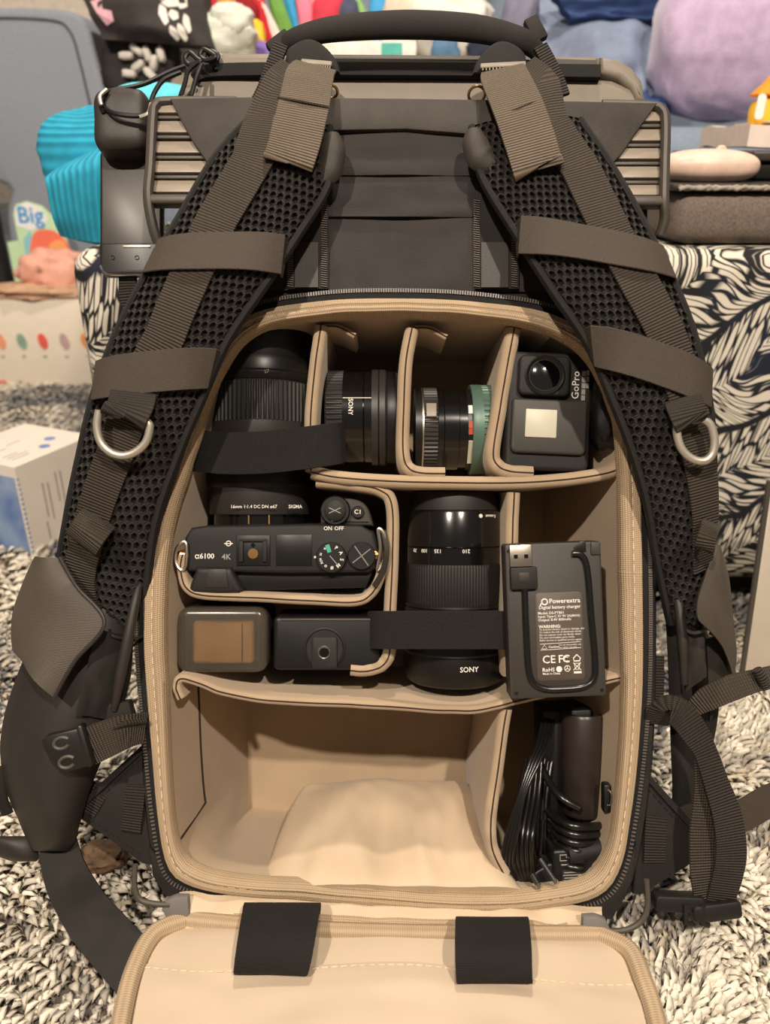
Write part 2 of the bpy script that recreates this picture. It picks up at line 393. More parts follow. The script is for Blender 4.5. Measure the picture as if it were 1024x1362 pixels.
# shaggy rug: woven backing + yarn pile (uncountable)
def rug_tone(x, y):
    a = noise.noise(Vector((x*7+3, y*7, 0.3))) + 0.6*noise.noise(Vector((x*19, y*19, 4.1)))
    return a
rugE = thing('shag_rug', (0, 0.8, ZF-0.012), 'shaggy grey and cream wool rug under the backpack', 'rug')
bm = BM(); plain_box(bm, -1.35, 1.35, 0.02, 1.75, ZF-0.012, ZF-0.002); mat('rug_back', (118, 112, 104), 0.95, bump=0.5, bscale=300, var=0.3, vscale=30); obj('backing', bm, 'rug_back', rugE)
def build_pile():
    rs = np.random.RandomState(3); pts = []
    pal = [np.array(lin(c)[:3]) for c in ((226, 217, 200), (196, 188, 174), (168, 162, 152), (132, 130, 127), (104, 105, 108), (190, 178, 158))]
    y = 0.05
    while y < 1.66:
        step = 0.0047 if y < 0.72 else 0.0085
        hw = 0.30 + 0.52*y
        x = -hw
        while x < hw:
            inside = (-0.14 < x < 0.15 and 0.36 < y < 0.66) or (-0.22 < x < 0.75 and y > 0.80 and y < 1.2)
            if not inside and not (abs(x) < 0.45 and y > 0.95): pts.append((x + rs.uniform(-.4, .4)*step, y + rs.uniform(-.4, .4)*step, step))
            x += step
        y += step
    n = len(pts); seg = 4; ns = 4
    V_ = np.zeros((n, ns*seg+1, 3), np.float32); C_ = np.ones((n, ns*seg+1, 4), np.float32)
    for i, (x, y, st) in enumerate(pts):
        big = (st/0.0047)**.8
        th = noise.noise(Vector((x*11, y*11, 7.7)))*3.2 + rs.uniform(-.7, .7)
        ln = (0.007 + 0.009*rs.rand())*big; hh = (0.009 + 0.008*rs.rand())*min(big, 1.25); r0 = (0.0021 + 0.0013*rs.rand())*big
        dx, dy = math.cos(th), math.sin(th)
        t_ = rug_tone(x, y) + rs.uniform(-.36, .36) + .08
        c = pal[0] if t_ > .30 else pal[1] if t_ > .05 else pal[5] if t_ > -.06 else pal[2] if t_ > -.26 else pal[3] if t_ > -.5 else pal[4]
        for k in range(ns):
            f = k/(ns-0.4); hx = x + dx*ln*f*f; hy = y + dy*ln*f*f; hz = ZF-0.002 + hh*math.sin(f*1.75)
            rr = r0*(0.8, 1.1, 1.1, 0.85)[k]
            for j in range(seg):
                a = 2*PI*j/seg + k*0.5
                V_[i, k*seg+j] = (hx - dy*rr*math.cos(a) + dx*rr*.5*math.sin(a), hy + dx*rr*math.cos(a) + dy*rr*.5*math.sin(a), hz + rr*.75*math.sin(a))
        V_[i, ns*seg] = (x + dx*ln*1.15, y + dy*ln*1.15, ZF-0.002 + hh*0.85)
        C_[i, :, :3] = c*(0.9 + 0.2*rs.rand())
    q = []; t3 = []
    for k in range(ns-1):
        for j in range(seg): q.append((k*seg+j, k*seg+(j+1) % seg, (k+1)*seg+(j+1) % seg, (k+1)*seg+j))
    for j in range(seg): t3.append(((ns-1)*seg+j, (ns-1)*seg+(j+1) % seg, ns*seg))
    q = np.array(q); t3 = np.array(t3); off = (np.arange(n)*(ns*seg+1))
    Q4 = (q[None]+off[:, None, None]).reshape(-1, 4); T3 = (t3[None]+off[:, None, None]).reshape(-1, 3)
    me = bpy.data.meshes.new('pile'); nv = n*(ns*seg+1); me.vertices.add(nv); me.vertices.foreach_set('co', V_.reshape(-1))
    nl = Q4.size+T3.size; me.loops.add(nl); me.loops.foreach_set('vertex_index', np.concatenate([Q4.reshape(-1), T3.reshape(-1)]).astype(np.int32))
    npoly = len(Q4)+len(T3); me.polygons.add(npoly)
    ls = np.concatenate([np.arange(len(Q4))*4, len(Q4)*4+np.arange(len(T3))*3]).astype(np.int32)
    me.polygons.foreach_set('loop_start', ls); me.update(calc_edges=True)
    ca = me.color_attributes.new('yarn', 'FLOAT_COLOR', 'POINT'); ca.data.foreach_set('color', C_.reshape(-1))
    me.polygons.foreach_set('use_smooth', np.ones(npoly, bool))
    m = mat('rug_yarn', (200, 190, 175), 0.95, bump=0.5, bscale=1500)
    nt = m.node_tree; at = nt.nodes.new('ShaderNodeAttribute'); at.attribute_name = 'yarn'
    nt.links.new(at.outputs['Color'], nt.nodes['Principled BSDF'].inputs['Base Color'])
    return finish('pile', me, m, rugE, kind='stuff', smooth=False)
build_pile()

# ================================================================== backpack
PK = thing('camera_backpack', Q(530, 1228, -60), 'open black camera backpack with beige padded compartments standing on the rug', 'backpack')
CX, CY = uv(530, 760)[:2]
def polar(pts, w=0, n=240):
    P = [Vector((uv(x, y, w)[0]-CX, uv(x, y, w)[1]-CY, 0)) for x, y in pts]
    P = catm(P, 10, True); A = sorted((math.atan2(p.y, p.x) % (2*PI), p.length) for p in P)
    A = [(A[-1][0]-2*PI, A[-1][1])] + A + [(A[0][0]+2*PI, A[0][1])]; out = []; k = 0
    for i in range(n):
        t = 2*PI*i/n
        while A[k+1][0] < t: k += 1
        f = (t-A[k][0])/max(1e-9, A[k+1][0]-A[k][0]); out.append(A[k][1]*(1-f)+A[k+1][1]*f)
    return out
RIM = polar([(430, 400), (540, 397), (640, 402), (735, 418), (800, 460), (838, 540), (850, 620), (853, 700), (855, 800), (855, 900), (852, 960), (846, 1030), (838, 1090), (826, 1150), (800, 1188), (740, 1205), (640, 1212), (520, 1206), (400, 1196), (310, 1190), (250, 1176), (222, 1150), (209, 1080), (201, 990), (195, 920), (191, 850), (192, 770), (200, 700), (220, 630), (244, 560), (276, 480), (330, 420)])
SHL = polar([(262, 142), (400, 134), (540, 133), (700, 134), (840, 142), (866, 175), (862, 300), (866, 430), (870, 560), (873, 700), (874, 880), (870, 1000), (860, 1090), (845, 1165), (815, 1215), (740, 1228), (530, 1230), (320, 1215), (245, 1204), (212, 1178), (194, 1100), (187, 1000), (183, 880), (182, 760), (189, 640), (207, 520), (224, 400), (238, 290), (242, 180)], -10)
NP = len(RIM)
def pol(i, r, w): a = 2*PI*i/NP; return BAG(CX + r*math.cos(a), CY + r*math.sin(a), w)
def loft(bm, prof, i0=None, i1=None, cap=False):
    """prof: functions i -> (radius, w)"""
    rings = [[pol(i, *f(i)) for i in range(NP)] for f in prof]
    per = [0]
    for i in range(NP): per.append(per[-1] + (rings[0][(i+1) % NP]-rings[0][i]).length*1000)
    vv = [0]
    for k in range(1, len(rings)): vv.append(vv[-1] + (rings[k][10]-rings[k-1][10]).length*1000)
    # u across (vv) v along (per)
    R = [[bm.verts.new(p) for p in r] for r in rings]
    for k in range(len(R)-1):
        for j in range(NP):
            f = bm.faces.new((R[k][j], R[k][(j+1) % NP], R[k+1][(j+1) % NP], R[k+1][j]))
            setuv(bm, f, ((vv[k], per[j]), (vv[k], per[j+1]), (vv[k+1], per[j+1]), (vv[k+1], per[j])))
    return R
# shell
bm = BM()
R = loft(bm, [lambda i: (RIM[i]-4, -9), lambda i: (RIM[i]+3, -7), lambda i: (max(RIM[i]+5, SHL[i]-3), -8), lambda i: (max(RIM[i]+6, SHL[i]), -12),
              lambda i: (SHL[i]+1, -60), lambda i: (SHL[i]-2, -140), lambda i: (SHL[i]-14, -172), lambda i: (SHL[i]-40, -180), lambda i: (2, -182)])
for v_ in bm.verts: v_.co.z = max(v_.co.z, ZF+0.001)            # the soft bottom sits flat on the rug
obj('shell', bm, 'black_nylon', PK)
# liner
RX0, RX1, RY0, RY1 = -106-CX, 122-CX, -235-CY, 116-CY            # the flat back of the liner
def lin_r(i, k):
    a = 2*PI*i/NP; c, s = math.cos(a), math.sin(a)
    rect = min(abs(RX1 if c > 0 else RX0)/max(abs(c), 1e-6), abs(RY1 if s > 0 else RY0)/max(abs(s), 1e-6))
    return (1-k)*(RIM[i]-9) + k*min(rect, RIM[i]-6)
bm = BM()
loft(bm, [lambda i: (lin_r(i, 0), -2), lambda i: (lin_r(i, .25), -30), lambda i: (lin_r(i, .45), -60), lambda i: (lin_r(i, .8), -95), lambda i: (lin_r(i, 1), -117.5), lambda i: (lin_r(i, 1)-1.5, -119.5), lambda i: (lin_r(i, 1)-8, -120.5), lambda i: (60, -121.5), lambda i: (1, -122)])
LIN = obj('liner', bm, 'liner', PK, label='beige padded liner')
def liner_seam(a0, a1, w, k, r=0.55):
    bm = BM(); i0, i1 = int(a0/360*NP), int(a1/360*NP)
    tube(bm, [pol(i % NP, lin_r(i % NP, k)-0.2, w) for i in range(i0, i1+1)], r, 6); obj('seam', bm, 'seam_thread', LIN)
liner_seam(203, 231, -46, .36, 0.8)
i_ = int(231/360*NP); bm = BM(); tube(bm, [pol(i_, lin_r(i_, .36*t_/10)-.2, -46*t_/10) for t_ in range(1, 11)], .7, 6); obj('seam', bm, 'seam_thread', LIN)
# rim tape
bm = BM(); rings = []; per = [0]
prof = ((0, -6), (0.3, -1), (-1.0, 2.4), (-4.5, 3.6), (-6.4, 2.9), (-8.6, 4.2), (-11.4, 3.4), (-13.6, 0), (-13.6, -6))
def wob(i): return 0.5*noise.noise(Vector((i*0.21, 2.2, 0)))
for i in range(NP):
    rings.append([pol(i, RIM[i] + d*(1-.24*math.sin(2*PI*i/NP)**4) + wob(i)*(d < -1), w + wob(i+50)*0.8) for d, w in prof])
    if i: per.append(per[-1]+(rings[i][3]-rings[i-1][3]).length*1000)
per.append(per[-1]+3)
sweep(bm, rings, [0, 3, 6, 9, 11, 13, 15, 18, 22, 30], per, True, True)
RIMO = obj('rim_tape', bm, 'rim_tape', PK, label='beige woven binding around the opening')
def dashes(bm, pts, ln, gap, w, nrm=OUT, lift=0.25, th=0.5):
    acc = 0; on = True; cur = [pts[0]]
    d = [0]
    for i in range(1, len(pts)): d.append(d[-1]+(pts[i]-pts[i-1]).length*1000)
    def pt(s):
        for i in range(1, len(pts)):
            if d[i] >= s: return pts[i-1].lerp(pts[i], (s-d[i-1])/max(1e-9, d[i]-d[i-1]))
        return pts[-1]
    s = 0
    while s+ln < d[-1]:
        a, b = pt(s), pt(s+ln); ribbon(bm, [a+nrm*lift*.001, b+nrm*lift*.001], w, nrm, th, edge=0.1); s += ln+gap
bm = BM(); dashes(bm, [pol(i % NP, RIM[i % NP]-6.2, 2.9) for i in range(NP+1)], 4.2, 2.6, 0.6)
obj('stitching', bm, 'stitch_pale', RIMO, kind='stuff')
# zipper
bm = BM()
rings = []
for i in range(NP): rings.append([pol(i, RIM[i]+d, w) for d, w in ((-1, -6), (1, -3.5), (6.5, -4), (8.5, -8), (8, -10), (-1, -10))])
sweep(bm, rings, [0, 2, 8, 10, 12, 14, 16], [i*3.0 for i in range(NP+1)], True, True)
ZIP = obj('zipper', bm, 'zip_tape', PK)
bm = BM(); zp = [pol(i % NP, RIM[i % NP]+5.8, -3.4) for i in range(NP+1)]; zz = catm(zp, 3)
for i in range(len(zz)-1):
    a = zz[i]; t = (zz[i+1]-zz[i]).normalized(); f = Fr(a, t, OUT.cross(t), OUT)
    if (a-Q(530, 1225)).dot(UP) > 0.008 or abs(a.x) > 0.115: rbox(bm, f, 1.0, 2.4, 1.2, 0)
obj('zipper_teeth', bm, 'zip_teeth', ZIP, kind='stuff')

# --- upper panel with pleats, side tapes and collar
def sheet_px(bm, quad, w, th=1.2, nu=14, nv=10, bulge=0, wr=0.0, seed=0):
    """quad: px corners TL,TR,BR,BL; w: one per corner or one number"""
    ws = w if isinstance(w, (list, tuple)) else [w]*4
    C4 = [Q(x, y, z) for (x, y), z in zip(quad, ws)]
    def fn(a, b):
        p = (C4[0].lerp(C4[1], a)).lerp(C4[3].lerp(C4[2], a), 1-b)
        return p + OUT*(bulge*0.001*math.sin(PI*a)*math.sin(PI*b) + wr*0.001*noise.noise(Vector((a*5+seed, b*4, seed))))
    W = (C4[1]-C4[0]).length*1000; H = (C4[3]-C4[0]).length*1000
    patch(bm, fn, nu, nv, th, OUT, (W, H))
for (y0, y1, w0, w1, wr) in ((166, 232, -3.6, -3.8, 1.6), (228, 287, -4.6, -4.2, 1.8), (284, 386, -6.6, -4.8, 2.0)):
    bm = BM(); sheet_px(bm, [(300, y0), (770, y0+1), (770, y1+2), (300, y1)], [w0, w0, w1, w1], 1.4, 24, 8, 0, wr, y0); obj('panel_fold', bm, 'panel_nylon', PK)
bm = BM()
c_ = [(226, 131), (330, 129), (540, 131), (740, 134), (874, 137), (852, 168), (826, 206), (800, 232), (770, 190), (540, 172), (310, 176), (282, 225), (258, 192), (240, 160)]
prism(bm, BAG, [uv(x, y, -1)[:2] for x, y in reversed(c_)], -5, -0.5, 1.0); obj('collar', bm, 'collar_nylon', PK, label='folded grey-brown fabric collar')
for sx in (0, 1):
    X = (lambda v: v) if not sx else (lambda v: 1068-v-12)
    x0, x1 = (384, 437) if not sx else (632, 690)
    bm = BM(); sheet_px(bm, [(x0, 262), (x1, 262), (x1, 384), (x0, 384)], -2.6, 1.2, 6, 10); T = obj('side_tape', bm, 'black_nylon', PK)
    bm = BM(); sheet_px(bm, [(x0+8, 322), (x1-14, 322), (x1-14, 382), (x0+8, 382)], -1.4, 1.0, 4, 6); obj('velcro_tab', bm, 'dark_leatherette', T)
    for xx in (x0+2, x1-6):
        bm = BM()
        for yy in range(266, 382, 3): ribbon(bm, [Q(xx-4, yy, -1.6), Q(xx+4, yy+1, -1.6)], 0.55, OUT, 0.5, edge=.1)
        obj('stitching', bm, 'stitch_grey', T, kind='stuff')

# --- lid at the top (front of the bag, behind the collar)
bm = BM(); prism(bm, BAG, [uv(x, y, -40)[:2] for x, y in reversed([(243, 128), (240, 112), (262, 101), (300, 98), (770, 100), (815, 104), (848, 118), (860, 140), (850, 190), (250, 190)])], -150, -40, 5, 3)
obj('lid_body', bm, 'lid_leatherette', PK)
bm = BM(); ribbon(bm, catm([Q(262, 108, -44), Q(285, 97, -40), Q(420, 95, -38), Q(640, 96, -38), Q(797, 98, -38)], 6), 9, OUT, 7); obj('lid_zipper', bm, 'zip_tape', PK)
bm = BM(); prism(bm, BAG, [uv(x, y, -36)[:2] for x, y in reversed([(288, 93), (286, 70), (300, 67), (540, 69), (796, 72), (800, 76), (798, 97), (560, 94)])], -150, -36, 5, 3)
obj('lid_roll', bm, 'lid_leatherette', PK)
bm = BM(); prism(bm, BAG, [uv(x, y, -38)[:2] for x, y in reversed([(799, 73), (822, 77), (842, 88), (855, 106), (860, 134), (846, 134), (838, 116), (822, 103), (799, 97)])], -150, -38, 4, 3); obj('lid_corner', bm, 'lid_leatherette', PK)
bm = BM(); sheet_px(bm, [(728, 78), (794, 80), (794, 100), (728, 100)], -34.5, 1.2, 6, 3); obj('lid_patch', bm, 'dark_leatherette', PK)
bm = BM(); tube(bm, catm([Q(288, 93, -35), Q(285, 80, -36), Q(290, 70, -37)], 5), 1.2, 6); obj('piping', bm, 'dark_leatherette', PK)

# --- slatted plastic side brackets
for sx in (0, 1):
    bm = BM()
    if not sx:
        path = [(315, 136, -8), (225, 136, -6), (207, 141, -4), (203, 160, -3), (200, 220, -2), (197, 262, -1), (203, 300, -4), (210, 322, -8)]
        sl = [(210, 307, 145), (208, 307, 171), (206, 306, 198), (204, 304, 224), (203, 300, 250)]
        bar = [(199, 268), (300, 270)]
    else:
        path = [(800, 140, -8), (862, 142, -6), (880, 147, -4), (885, 165, -3), (884, 220, -2), (883, 265, -1), (884, 290, -4), (878, 312, -8)]
        sl = [(812, 879, 156), (812, 878, 182), (810, 877, 206), (808, 877, 231), (806, 876, 254)]
        bar = [(806, 270), (882, 272)]
    tube(bm, catm([Q(*p) for p in path], 6), 3.1, 10, flat=1.3); BR = obj('side_bracket', bm, 'grille_plastic', PK, label='slatted grey plastic side bracket')
    for (x0, x1, y) in sl:
        f = BF((x0+x1)/2, y, -6); bm = BM(); rbox(bm, f.rot('x', -14), (x1-x0)*K(-6), 8.4, 4, 0.8); obj('slat', bm, 'slat_plastic', BR)
        bm = BM(); rbox(bm, f.at(0, -6.2, -1), (x1-x0)*K(-6), 2.0, 7, 0.4); obj('rail', bm, 'grille_plastic', BR)
    f = BF((bar[0][0]+bar[1][0])/2, bar[0][1], -3); bm = BM(); rbox(bm, f, (bar[1][0]-bar[0][0])*K(-3), 6, 10, 2, 3); obj('lower_bar', bm, 'grille_plastic', BR)
    bm = BM(); x0, x1 = (208, 300) if not sx else (808, 880); sheet_px(bm, [(x0, 138), (x1, 138), (x1, 268), (x0, 268)], -10.5, 2); obj('back_plate', bm, 'black_plastic', BR)

# --- carry handle and strap anchors
bm = BM()
hp = [Q(368, 72, -24), Q(380, 58, -20), Q(402, 48, -16), Q(450, 38, -14), Q(540, 33, -13), Q(630, 38, -14), Q(690, 52, -16), Q(712, 66, -20), Q(722, 84, -24)]
tube(bm, catm(hp, 6), [4.5, 5.5, 6.5, 7.6, 8.4, 8.2, 7.2, 6, 4.5], 16, flat=0.7); H = obj('carry_handle', bm, 'black_nylon', PK, label='padded black carry handle')
for (x, y, r) in ((372, 58, 38), (712, 40, -62)):
    bm = BM(); rbox(bm, BF(x, y, -20).rot('z', r), 16, 9.5, 6, 1.2); obj('handle_tab', bm, 'black_nylon', H)
for (pts, nm) in (([(374, 60), (362, 90), (352, 118), (340, 142)], 'l'), ([(718, 62), (730, 84), (740, 105), (748, 128)], 'r')):
    bm = BM(); ribbon(bm, catm([Q(x, y, -12) for x, y in pts], 5), 9.5, OUT, 3); obj('corded_strap', bm, 'webbing_dark', H)
for sx in (0, 1):
    o = [(382, 95), (380, 68), (392, 56), (408, 50), (424, 54), (440, 68), (450, 84), (452, 96)] if not sx else [(628, 98), (634, 80), (648, 62), (664, 53), (680, 55), (696, 66), (702, 82), (704, 96)]
    bm = BM(); prism(bm, BAG, [uv(p.x, p.y, -4)[:2] for p in catm([(q[0], q[1], 0) for q in reversed(o)], 4)], -12, -4, 2.5, 3)
    A = obj('anchor_cap', bm, 'binding', PK)
    f = BF(421 if not sx else 669, 84 if not sx else 87, -2).rot('z', -5 if not sx else 3)
    bm = BM(); rbox(bm, f, 19 if not sx else 28, 3.2, 2.4, 0.8); B_ = obj('ladder_bar', bm, 'slat_plastic', A)
    bm = BM()
    for k in range(-6, 7): rbox(bm, f.at(k*(1.4 if not sx else 2.1), -2.2, 0), 0.8, 1.6, 2, 0.2)
    obj('teeth', bm, 'slat_plastic', B_, kind='stuff')
    g = BF(441, 122, -3) if not sx else BF(634, 126, -3)
    bm = BM(); tube(bm, ringpts(g.rot('x', 50), 5.0 if sx else 3.6, 20), 0.9, 8, True); obj('metal_ring', bm, 'brass', A)

# --- shoulder straps
class Pad:
    def __init__(s, secs, dome, mirror):
        s.L = [Q(a[0], a[1], w-4) for a, b, w in secs]; s.R = [Q(b[0], b[1], w-4) for a, b, w in secs]
        s.n = len(secs)-1; s.dome = dome
    def cr(s, P, x):
        x = max(0, min(s.n-1e-6, x)); i = int(x); t = x-i; m = s.n
        p0, p1, p2, p3 = P[max(i-1, 0)], P[i], P[i+1], P[min(i+2, m)]
        return 0.5*((2*p1)+(p2-p0)*t+(2*p0-5*p1+4*p2-p3)*t*t+(3*p1-p0-3*p2+p3)*t*t*t)
    def edges(s, x): return s.cr(s.L, x), s.cr(s.R, x)
    def p(s, x, t, h=0):
        a, b = s.edges(x); q = abs(2*t-1)
        if q > 1: q = 1
        d = s.dome*(1-q**3.2); return a.lerp(b, t) + OUT*(d+h)*0.001
    def nor(s, x, t):
        e = 0.02; a = s.p(x+e, t)-s.p(x-e, t); b = s.p(x, min(t+e, 1))-s.p(x, max(t-e, 0))
        n = b.cross(a).normalized(); return n if n.dot(OUT) > 0 else -n
    def build(s, parent):
        bm = BM(); NX, NT = s.n*6, 12; rings = []
        for i in range(NX+1):
            x = s.n*i/NX; r = [s.p(x, j/NT, -2.6) for j in range(NT+1)]
            a, b = s.edges(x); r += [b - OUT*0.009, a.lerp(b, .5) - OUT*0.011, a - OUT*0.009]; rings.append(r)
        sweep(bm, rings, list(range(NT+5)), list(range(NX+1))); pad = obj('foam', bm, 'pad_foam', parent)
        # honeycomb spacer mesh
        xs = [s.n*i/400 for i in range(401)]; cum = [0]
        for i in range(400): cum.append(cum[-1] + (s.p(xs[i+1], .5)-s.p(xs[i], .5)).length*1000)
        def x_at(d):
            import bisect
            k = min(max(bisect.bisect_left(cum, d), 1), 400); f = (d-cum[k-1])/max(1e-9, cum[k]-cum[k-1]); return xs[k-1]+(xs[k]-xs[k-1])*max(0, min(1, f))
        bm = BM(); PA, PB = 5.4, 4.3     # pitch along, across
        row = 0; d = 0
        while d < cum[-1]-1:
            nb = 24
            for c in range(-nb, nb+1):
                b0 = (c + (0.5 if row % 2 else 0))*PB
                def mp(a, b, h):
                    x = x_at(d+a); l, r = s.edges(x); W = (r-l).length*1000; t = 0.5+(b0+b)/W
                    return s.p(x, t, h), t
                pc, tc_ = mp(0, 0, 0)
                if not 0.035 < tc_ < 0.965: continue
                ho = [(math.sin(PI/6+k*PI/3)*PA*2/3, math.cos(PI/6+k*PI/3)*PB/math.sqrt(3)) for k in range(6)]
                o_ = [bm.verts.new(mp(a, b, -0.5)[0]) for a, b in ho]
                i_ = [bm.verts.new(mp(a*.72, b*.72, 0.25)[0]) for a, b in ho]
                l_ = [bm.verts.new(mp(a*.52, b*.52, -2.2)[0]) for a, b in ho]
                for k in range(6):
                    m = (k+1) % 6
                    bm.faces.new((o_[k], o_[m], i_[m], i_[k])); bm.faces.new((i_[k], i_[m], l_[m], l_[k]))
            d += PA; row += 1
        bmesh.ops.remove_doubles(bm, verts=bm.verts, dist=0.00012)
        obj('spacer_mesh', bm, 'mesh_fabric', parent, kind='stuff', smooth=True)
        for side in (0, 1):
            bm = BM(); tube(bm, [s.p(s.n*i/NX, side, -2.0) for i in range(NX+1)], 2.4, 8, flat=1.4); obj('edge_binding', bm, 'binding', parent)
    def path(s, x0, x1, t0, t1, h, n=24, tf=None):
        return [s.p(x0+(x1-x0)*i/n, (tf(x0+(x1-x0)*i/n) if tf else t0+(t1-t0)*i/n), h) for i in range(n+1)], [s.nor(x0+(x1-x0)*i/n, (tf(x0+(x1-x0)*i/n) if tf else t0+(t1-t0)*i/n)) for i in range(n+1)]
SEC_L = [((338, 150), (438, 168), 6), ((285, 208), (438, 240), 18), ((236, 290), (396, 312), 28), ((192, 365), (352, 378), 34), ((150, 450), (302, 452), 36), ((122, 530), (270, 525), 34), ((103, 610), (238, 600), 28), ((87, 690), (207, 690), 20), ((79, 760), (194, 780), 8), ((100, 830), (186, 850), -4)]
SEC_R = [((628, 168), (772, 158), 6), ((640, 232), (822, 232), 18), ((688, 312), (868, 316), 28), ((735, 385), (902, 385), 34), ((782, 455), (926, 450), 36), ((815, 530), (944, 530), 34), ((842, 600), (950, 610), 28), ((862, 670), (947, 690), 20), ((875, 745), (938, 760), 8), ((893, 830), (932, 838), -4)]
def interp(tab):
    def f(x):
        for (a, va), (b, vb) in zip(tab, tab[1:]):
            if x <= b: return va+(vb-va)*(max(x, a)-a)/(b-a)
        return tab[-1][1]
    return f
for side in (0, 1):
    pad = Pad(SEC_R if side else SEC_L, 7, side)
    bm = BM(); nx = 54
    # back sheet of the strap is the part that carries the rest
    rings = []
    for i in range(nx+1):
        a, b = pad.edges(pad.n*i/nx); rings.append([a-OUT*.009, b-OUT*.009, b-OUT*.0105, a.lerp(b, .5)-OUT*.0135, a-OUT*.0105])
    sweep(bm, rings, [0, 10, 11, 15, 20, 21], list(range(nx+1)))
    S = obj('shoulder_strap', bm, 'black_nylon', PK, label='mesh padded shoulder strap on the right of the photo' if side else 'mesh padded shoulder strap on the left of the photo')
    pad.build(S)
    tf = interp([(0, .22), (1, .36), (2, .36), (3, .42), (4, .50), (5, .45), (6, .42), (7, .36), (8, .3), (9, .3)]) if not side else interp([(0, .62), (1, .70), (2, .66), (3, .66), (4, .68), (5, .70), (6, .74), (7, .82), (8, .85), (9, .8)])
    # long webbing
    p, n = pad.path(0.0, 8.6 if not side else 8.0, 0, 0, 1.7, 60, tf)
    top = [Q(398, 96, -2), Q(378, 112, 6)] if not side else [Q(690, 95, -2), Q(716, 112, 6)]
    bm = BM(); ribbon(bm, catm(top, 3) + p[1:], [27, 25, 24.5, 23, 22.5, 21, 20, 19] if not side else [27, 25, 24, 23, 22, 21, 19, 16], [OUT]*4 + n[1:], 1.7); obj('long_webbing', bm, 'webbing', S)
    # folded tail over the top of the strap
    tl = [Q(420, 88, 2), Q(412, 100, 10), Q(404, 140, 21), Q(393, 185, 26), Q(384, 214, 27), Q(386, 208, 23), Q(396, 160, 18)] if not side else [Q(668, 92, 2), Q(672, 104, 10), Q(688, 140, 21), Q(704, 185, 26), Q(715, 222, 27), Q(712, 212, 23), Q(694, 160, 18)]
    bm = BM(); ribbon(bm, catm(tl, 7), [26, 29, 30, 30, 29.5, 29, 29], OUT, 1.6, side=(RT*.97 - UP*.22) if not side else (RT*.95 + UP*.3)); TL = obj('webbing_tail', bm, 'webbing_light', S, label='pale folded webbing tail')
    a, b = ((369, 130), (437, 143)) if not side else ((661, 157), (720, 133))
    bm = BM(); ribbon(bm, [Q(a[0], a[1], 21.5), Q((a[0]+b[0])/2, (a[1]+b[1])/2-1, 22.5), Q(b[0], b[1], 21.5)], 1.6, OUT, 1.2); obj('stitch_row', bm, 'webbing_dark', TL)
    # rounded top of pad (pale rubber edge)
    e = [(440, 178), (442, 200), (437, 228), (424, 244)] if not side else [(630, 172), (632, 190), (640, 210), (656, 222)]
    bm = BM(); tube(bm, catm([Q(x, y, 12) for x, y in e], 5), [4.5, 8, 8, 4] if not side else [4, 8, 9, 5], 10, flat=0.6); obj('pad_end', bm, 'collar_nylon', S)
    # elastic bands across
    for (xa, xb, wd) in (((2.72, 2.45, 22.5), (4.72, 4.55, 23)) if not side else ((2.05, 2.5, 21.5), (4.1, 4.85, 23))):
        pp = [pad.p(xa+(xb-xa)*i/16, i/16, 4.2) for i in range(17)]; nn = [pad.nor(xa+(xb-xa)*i/16, min(.97, max(.03, i/16))) for i in range(17)]
        pp = [pp[0]-OUT*.008+(pp[0]-pp[1])*.15] + pp + [pp[-1]-OUT*.008+(pp[-1]-pp[-2])*.15]; nn = [nn[0]] + nn + [nn[-1]]
        bm = BM(); ribbon(bm, pp, wd, nn, 1.1); obj('elastic_band', bm, 'elastic', S)
    # webbing tab with D-ring
    xr = 5.22 if not side else 5.35; tr = .42 if not side else .74
    c = pad.p(xr+.25, tr, 6); f = Fr(c, RT, UP, OUT)
    if not side: ring = [(132, 546), (129, 566), (134, 588), (148, 602), (165, 606), (182, 600), (195, 586), (199, 566), (192, 560)]
    else: ring = [(903, 560), (900, 574), (906, 596), (920, 610), (936, 613), (947, 604), (950, 586), (945, 566), (936, 558)]
    bm = BM(); tube(bm, catm([Q(x, y, 47-(y-545)*.06) for x, y in ring], 6), 2.3, 12); obj('d_ring', bm, 'satin_steel', S, label='satin steel D-ring')
    tb = [(178, 522), (174, 538), (168, 550), (165, 554), (166, 549)] if not side else [(908, 530), (912, 542), (917, 556), (920, 562), (918, 558)]
    bm = BM(); ribbon(bm, catm([Q(tb[k][0], tb[k][1], (42, 47, 49, 47, 43)[k]) for k in range(5)], 5), 25 if not side else 20, OUT, 1.5, side=(RT*.95-UP*.3) if not side else (RT*.86+UP*.5)); obj('ring_tab', bm, 'webbing_dark', S)
    # raised webbing loop lower down
    lp = [(132, 690, 27), (126, 696, 35), (116, 710, 39), (109, 722, 34), (110, 722, 27)] if not side else [(946, 696, 25), (944, 702, 34), (940, 716, 37), (936, 729, 33), (936, 730, 26)]
    bm = BM(); ribbon(bm, catm([Q(*q) for q in lp], 5), 21 if not side else 11, OUT, 1.6, side=(RT*.82-UP*.57) if not side else (RT*.9-UP*.42)); obj('webbing_loop', bm, 'webbing', S)
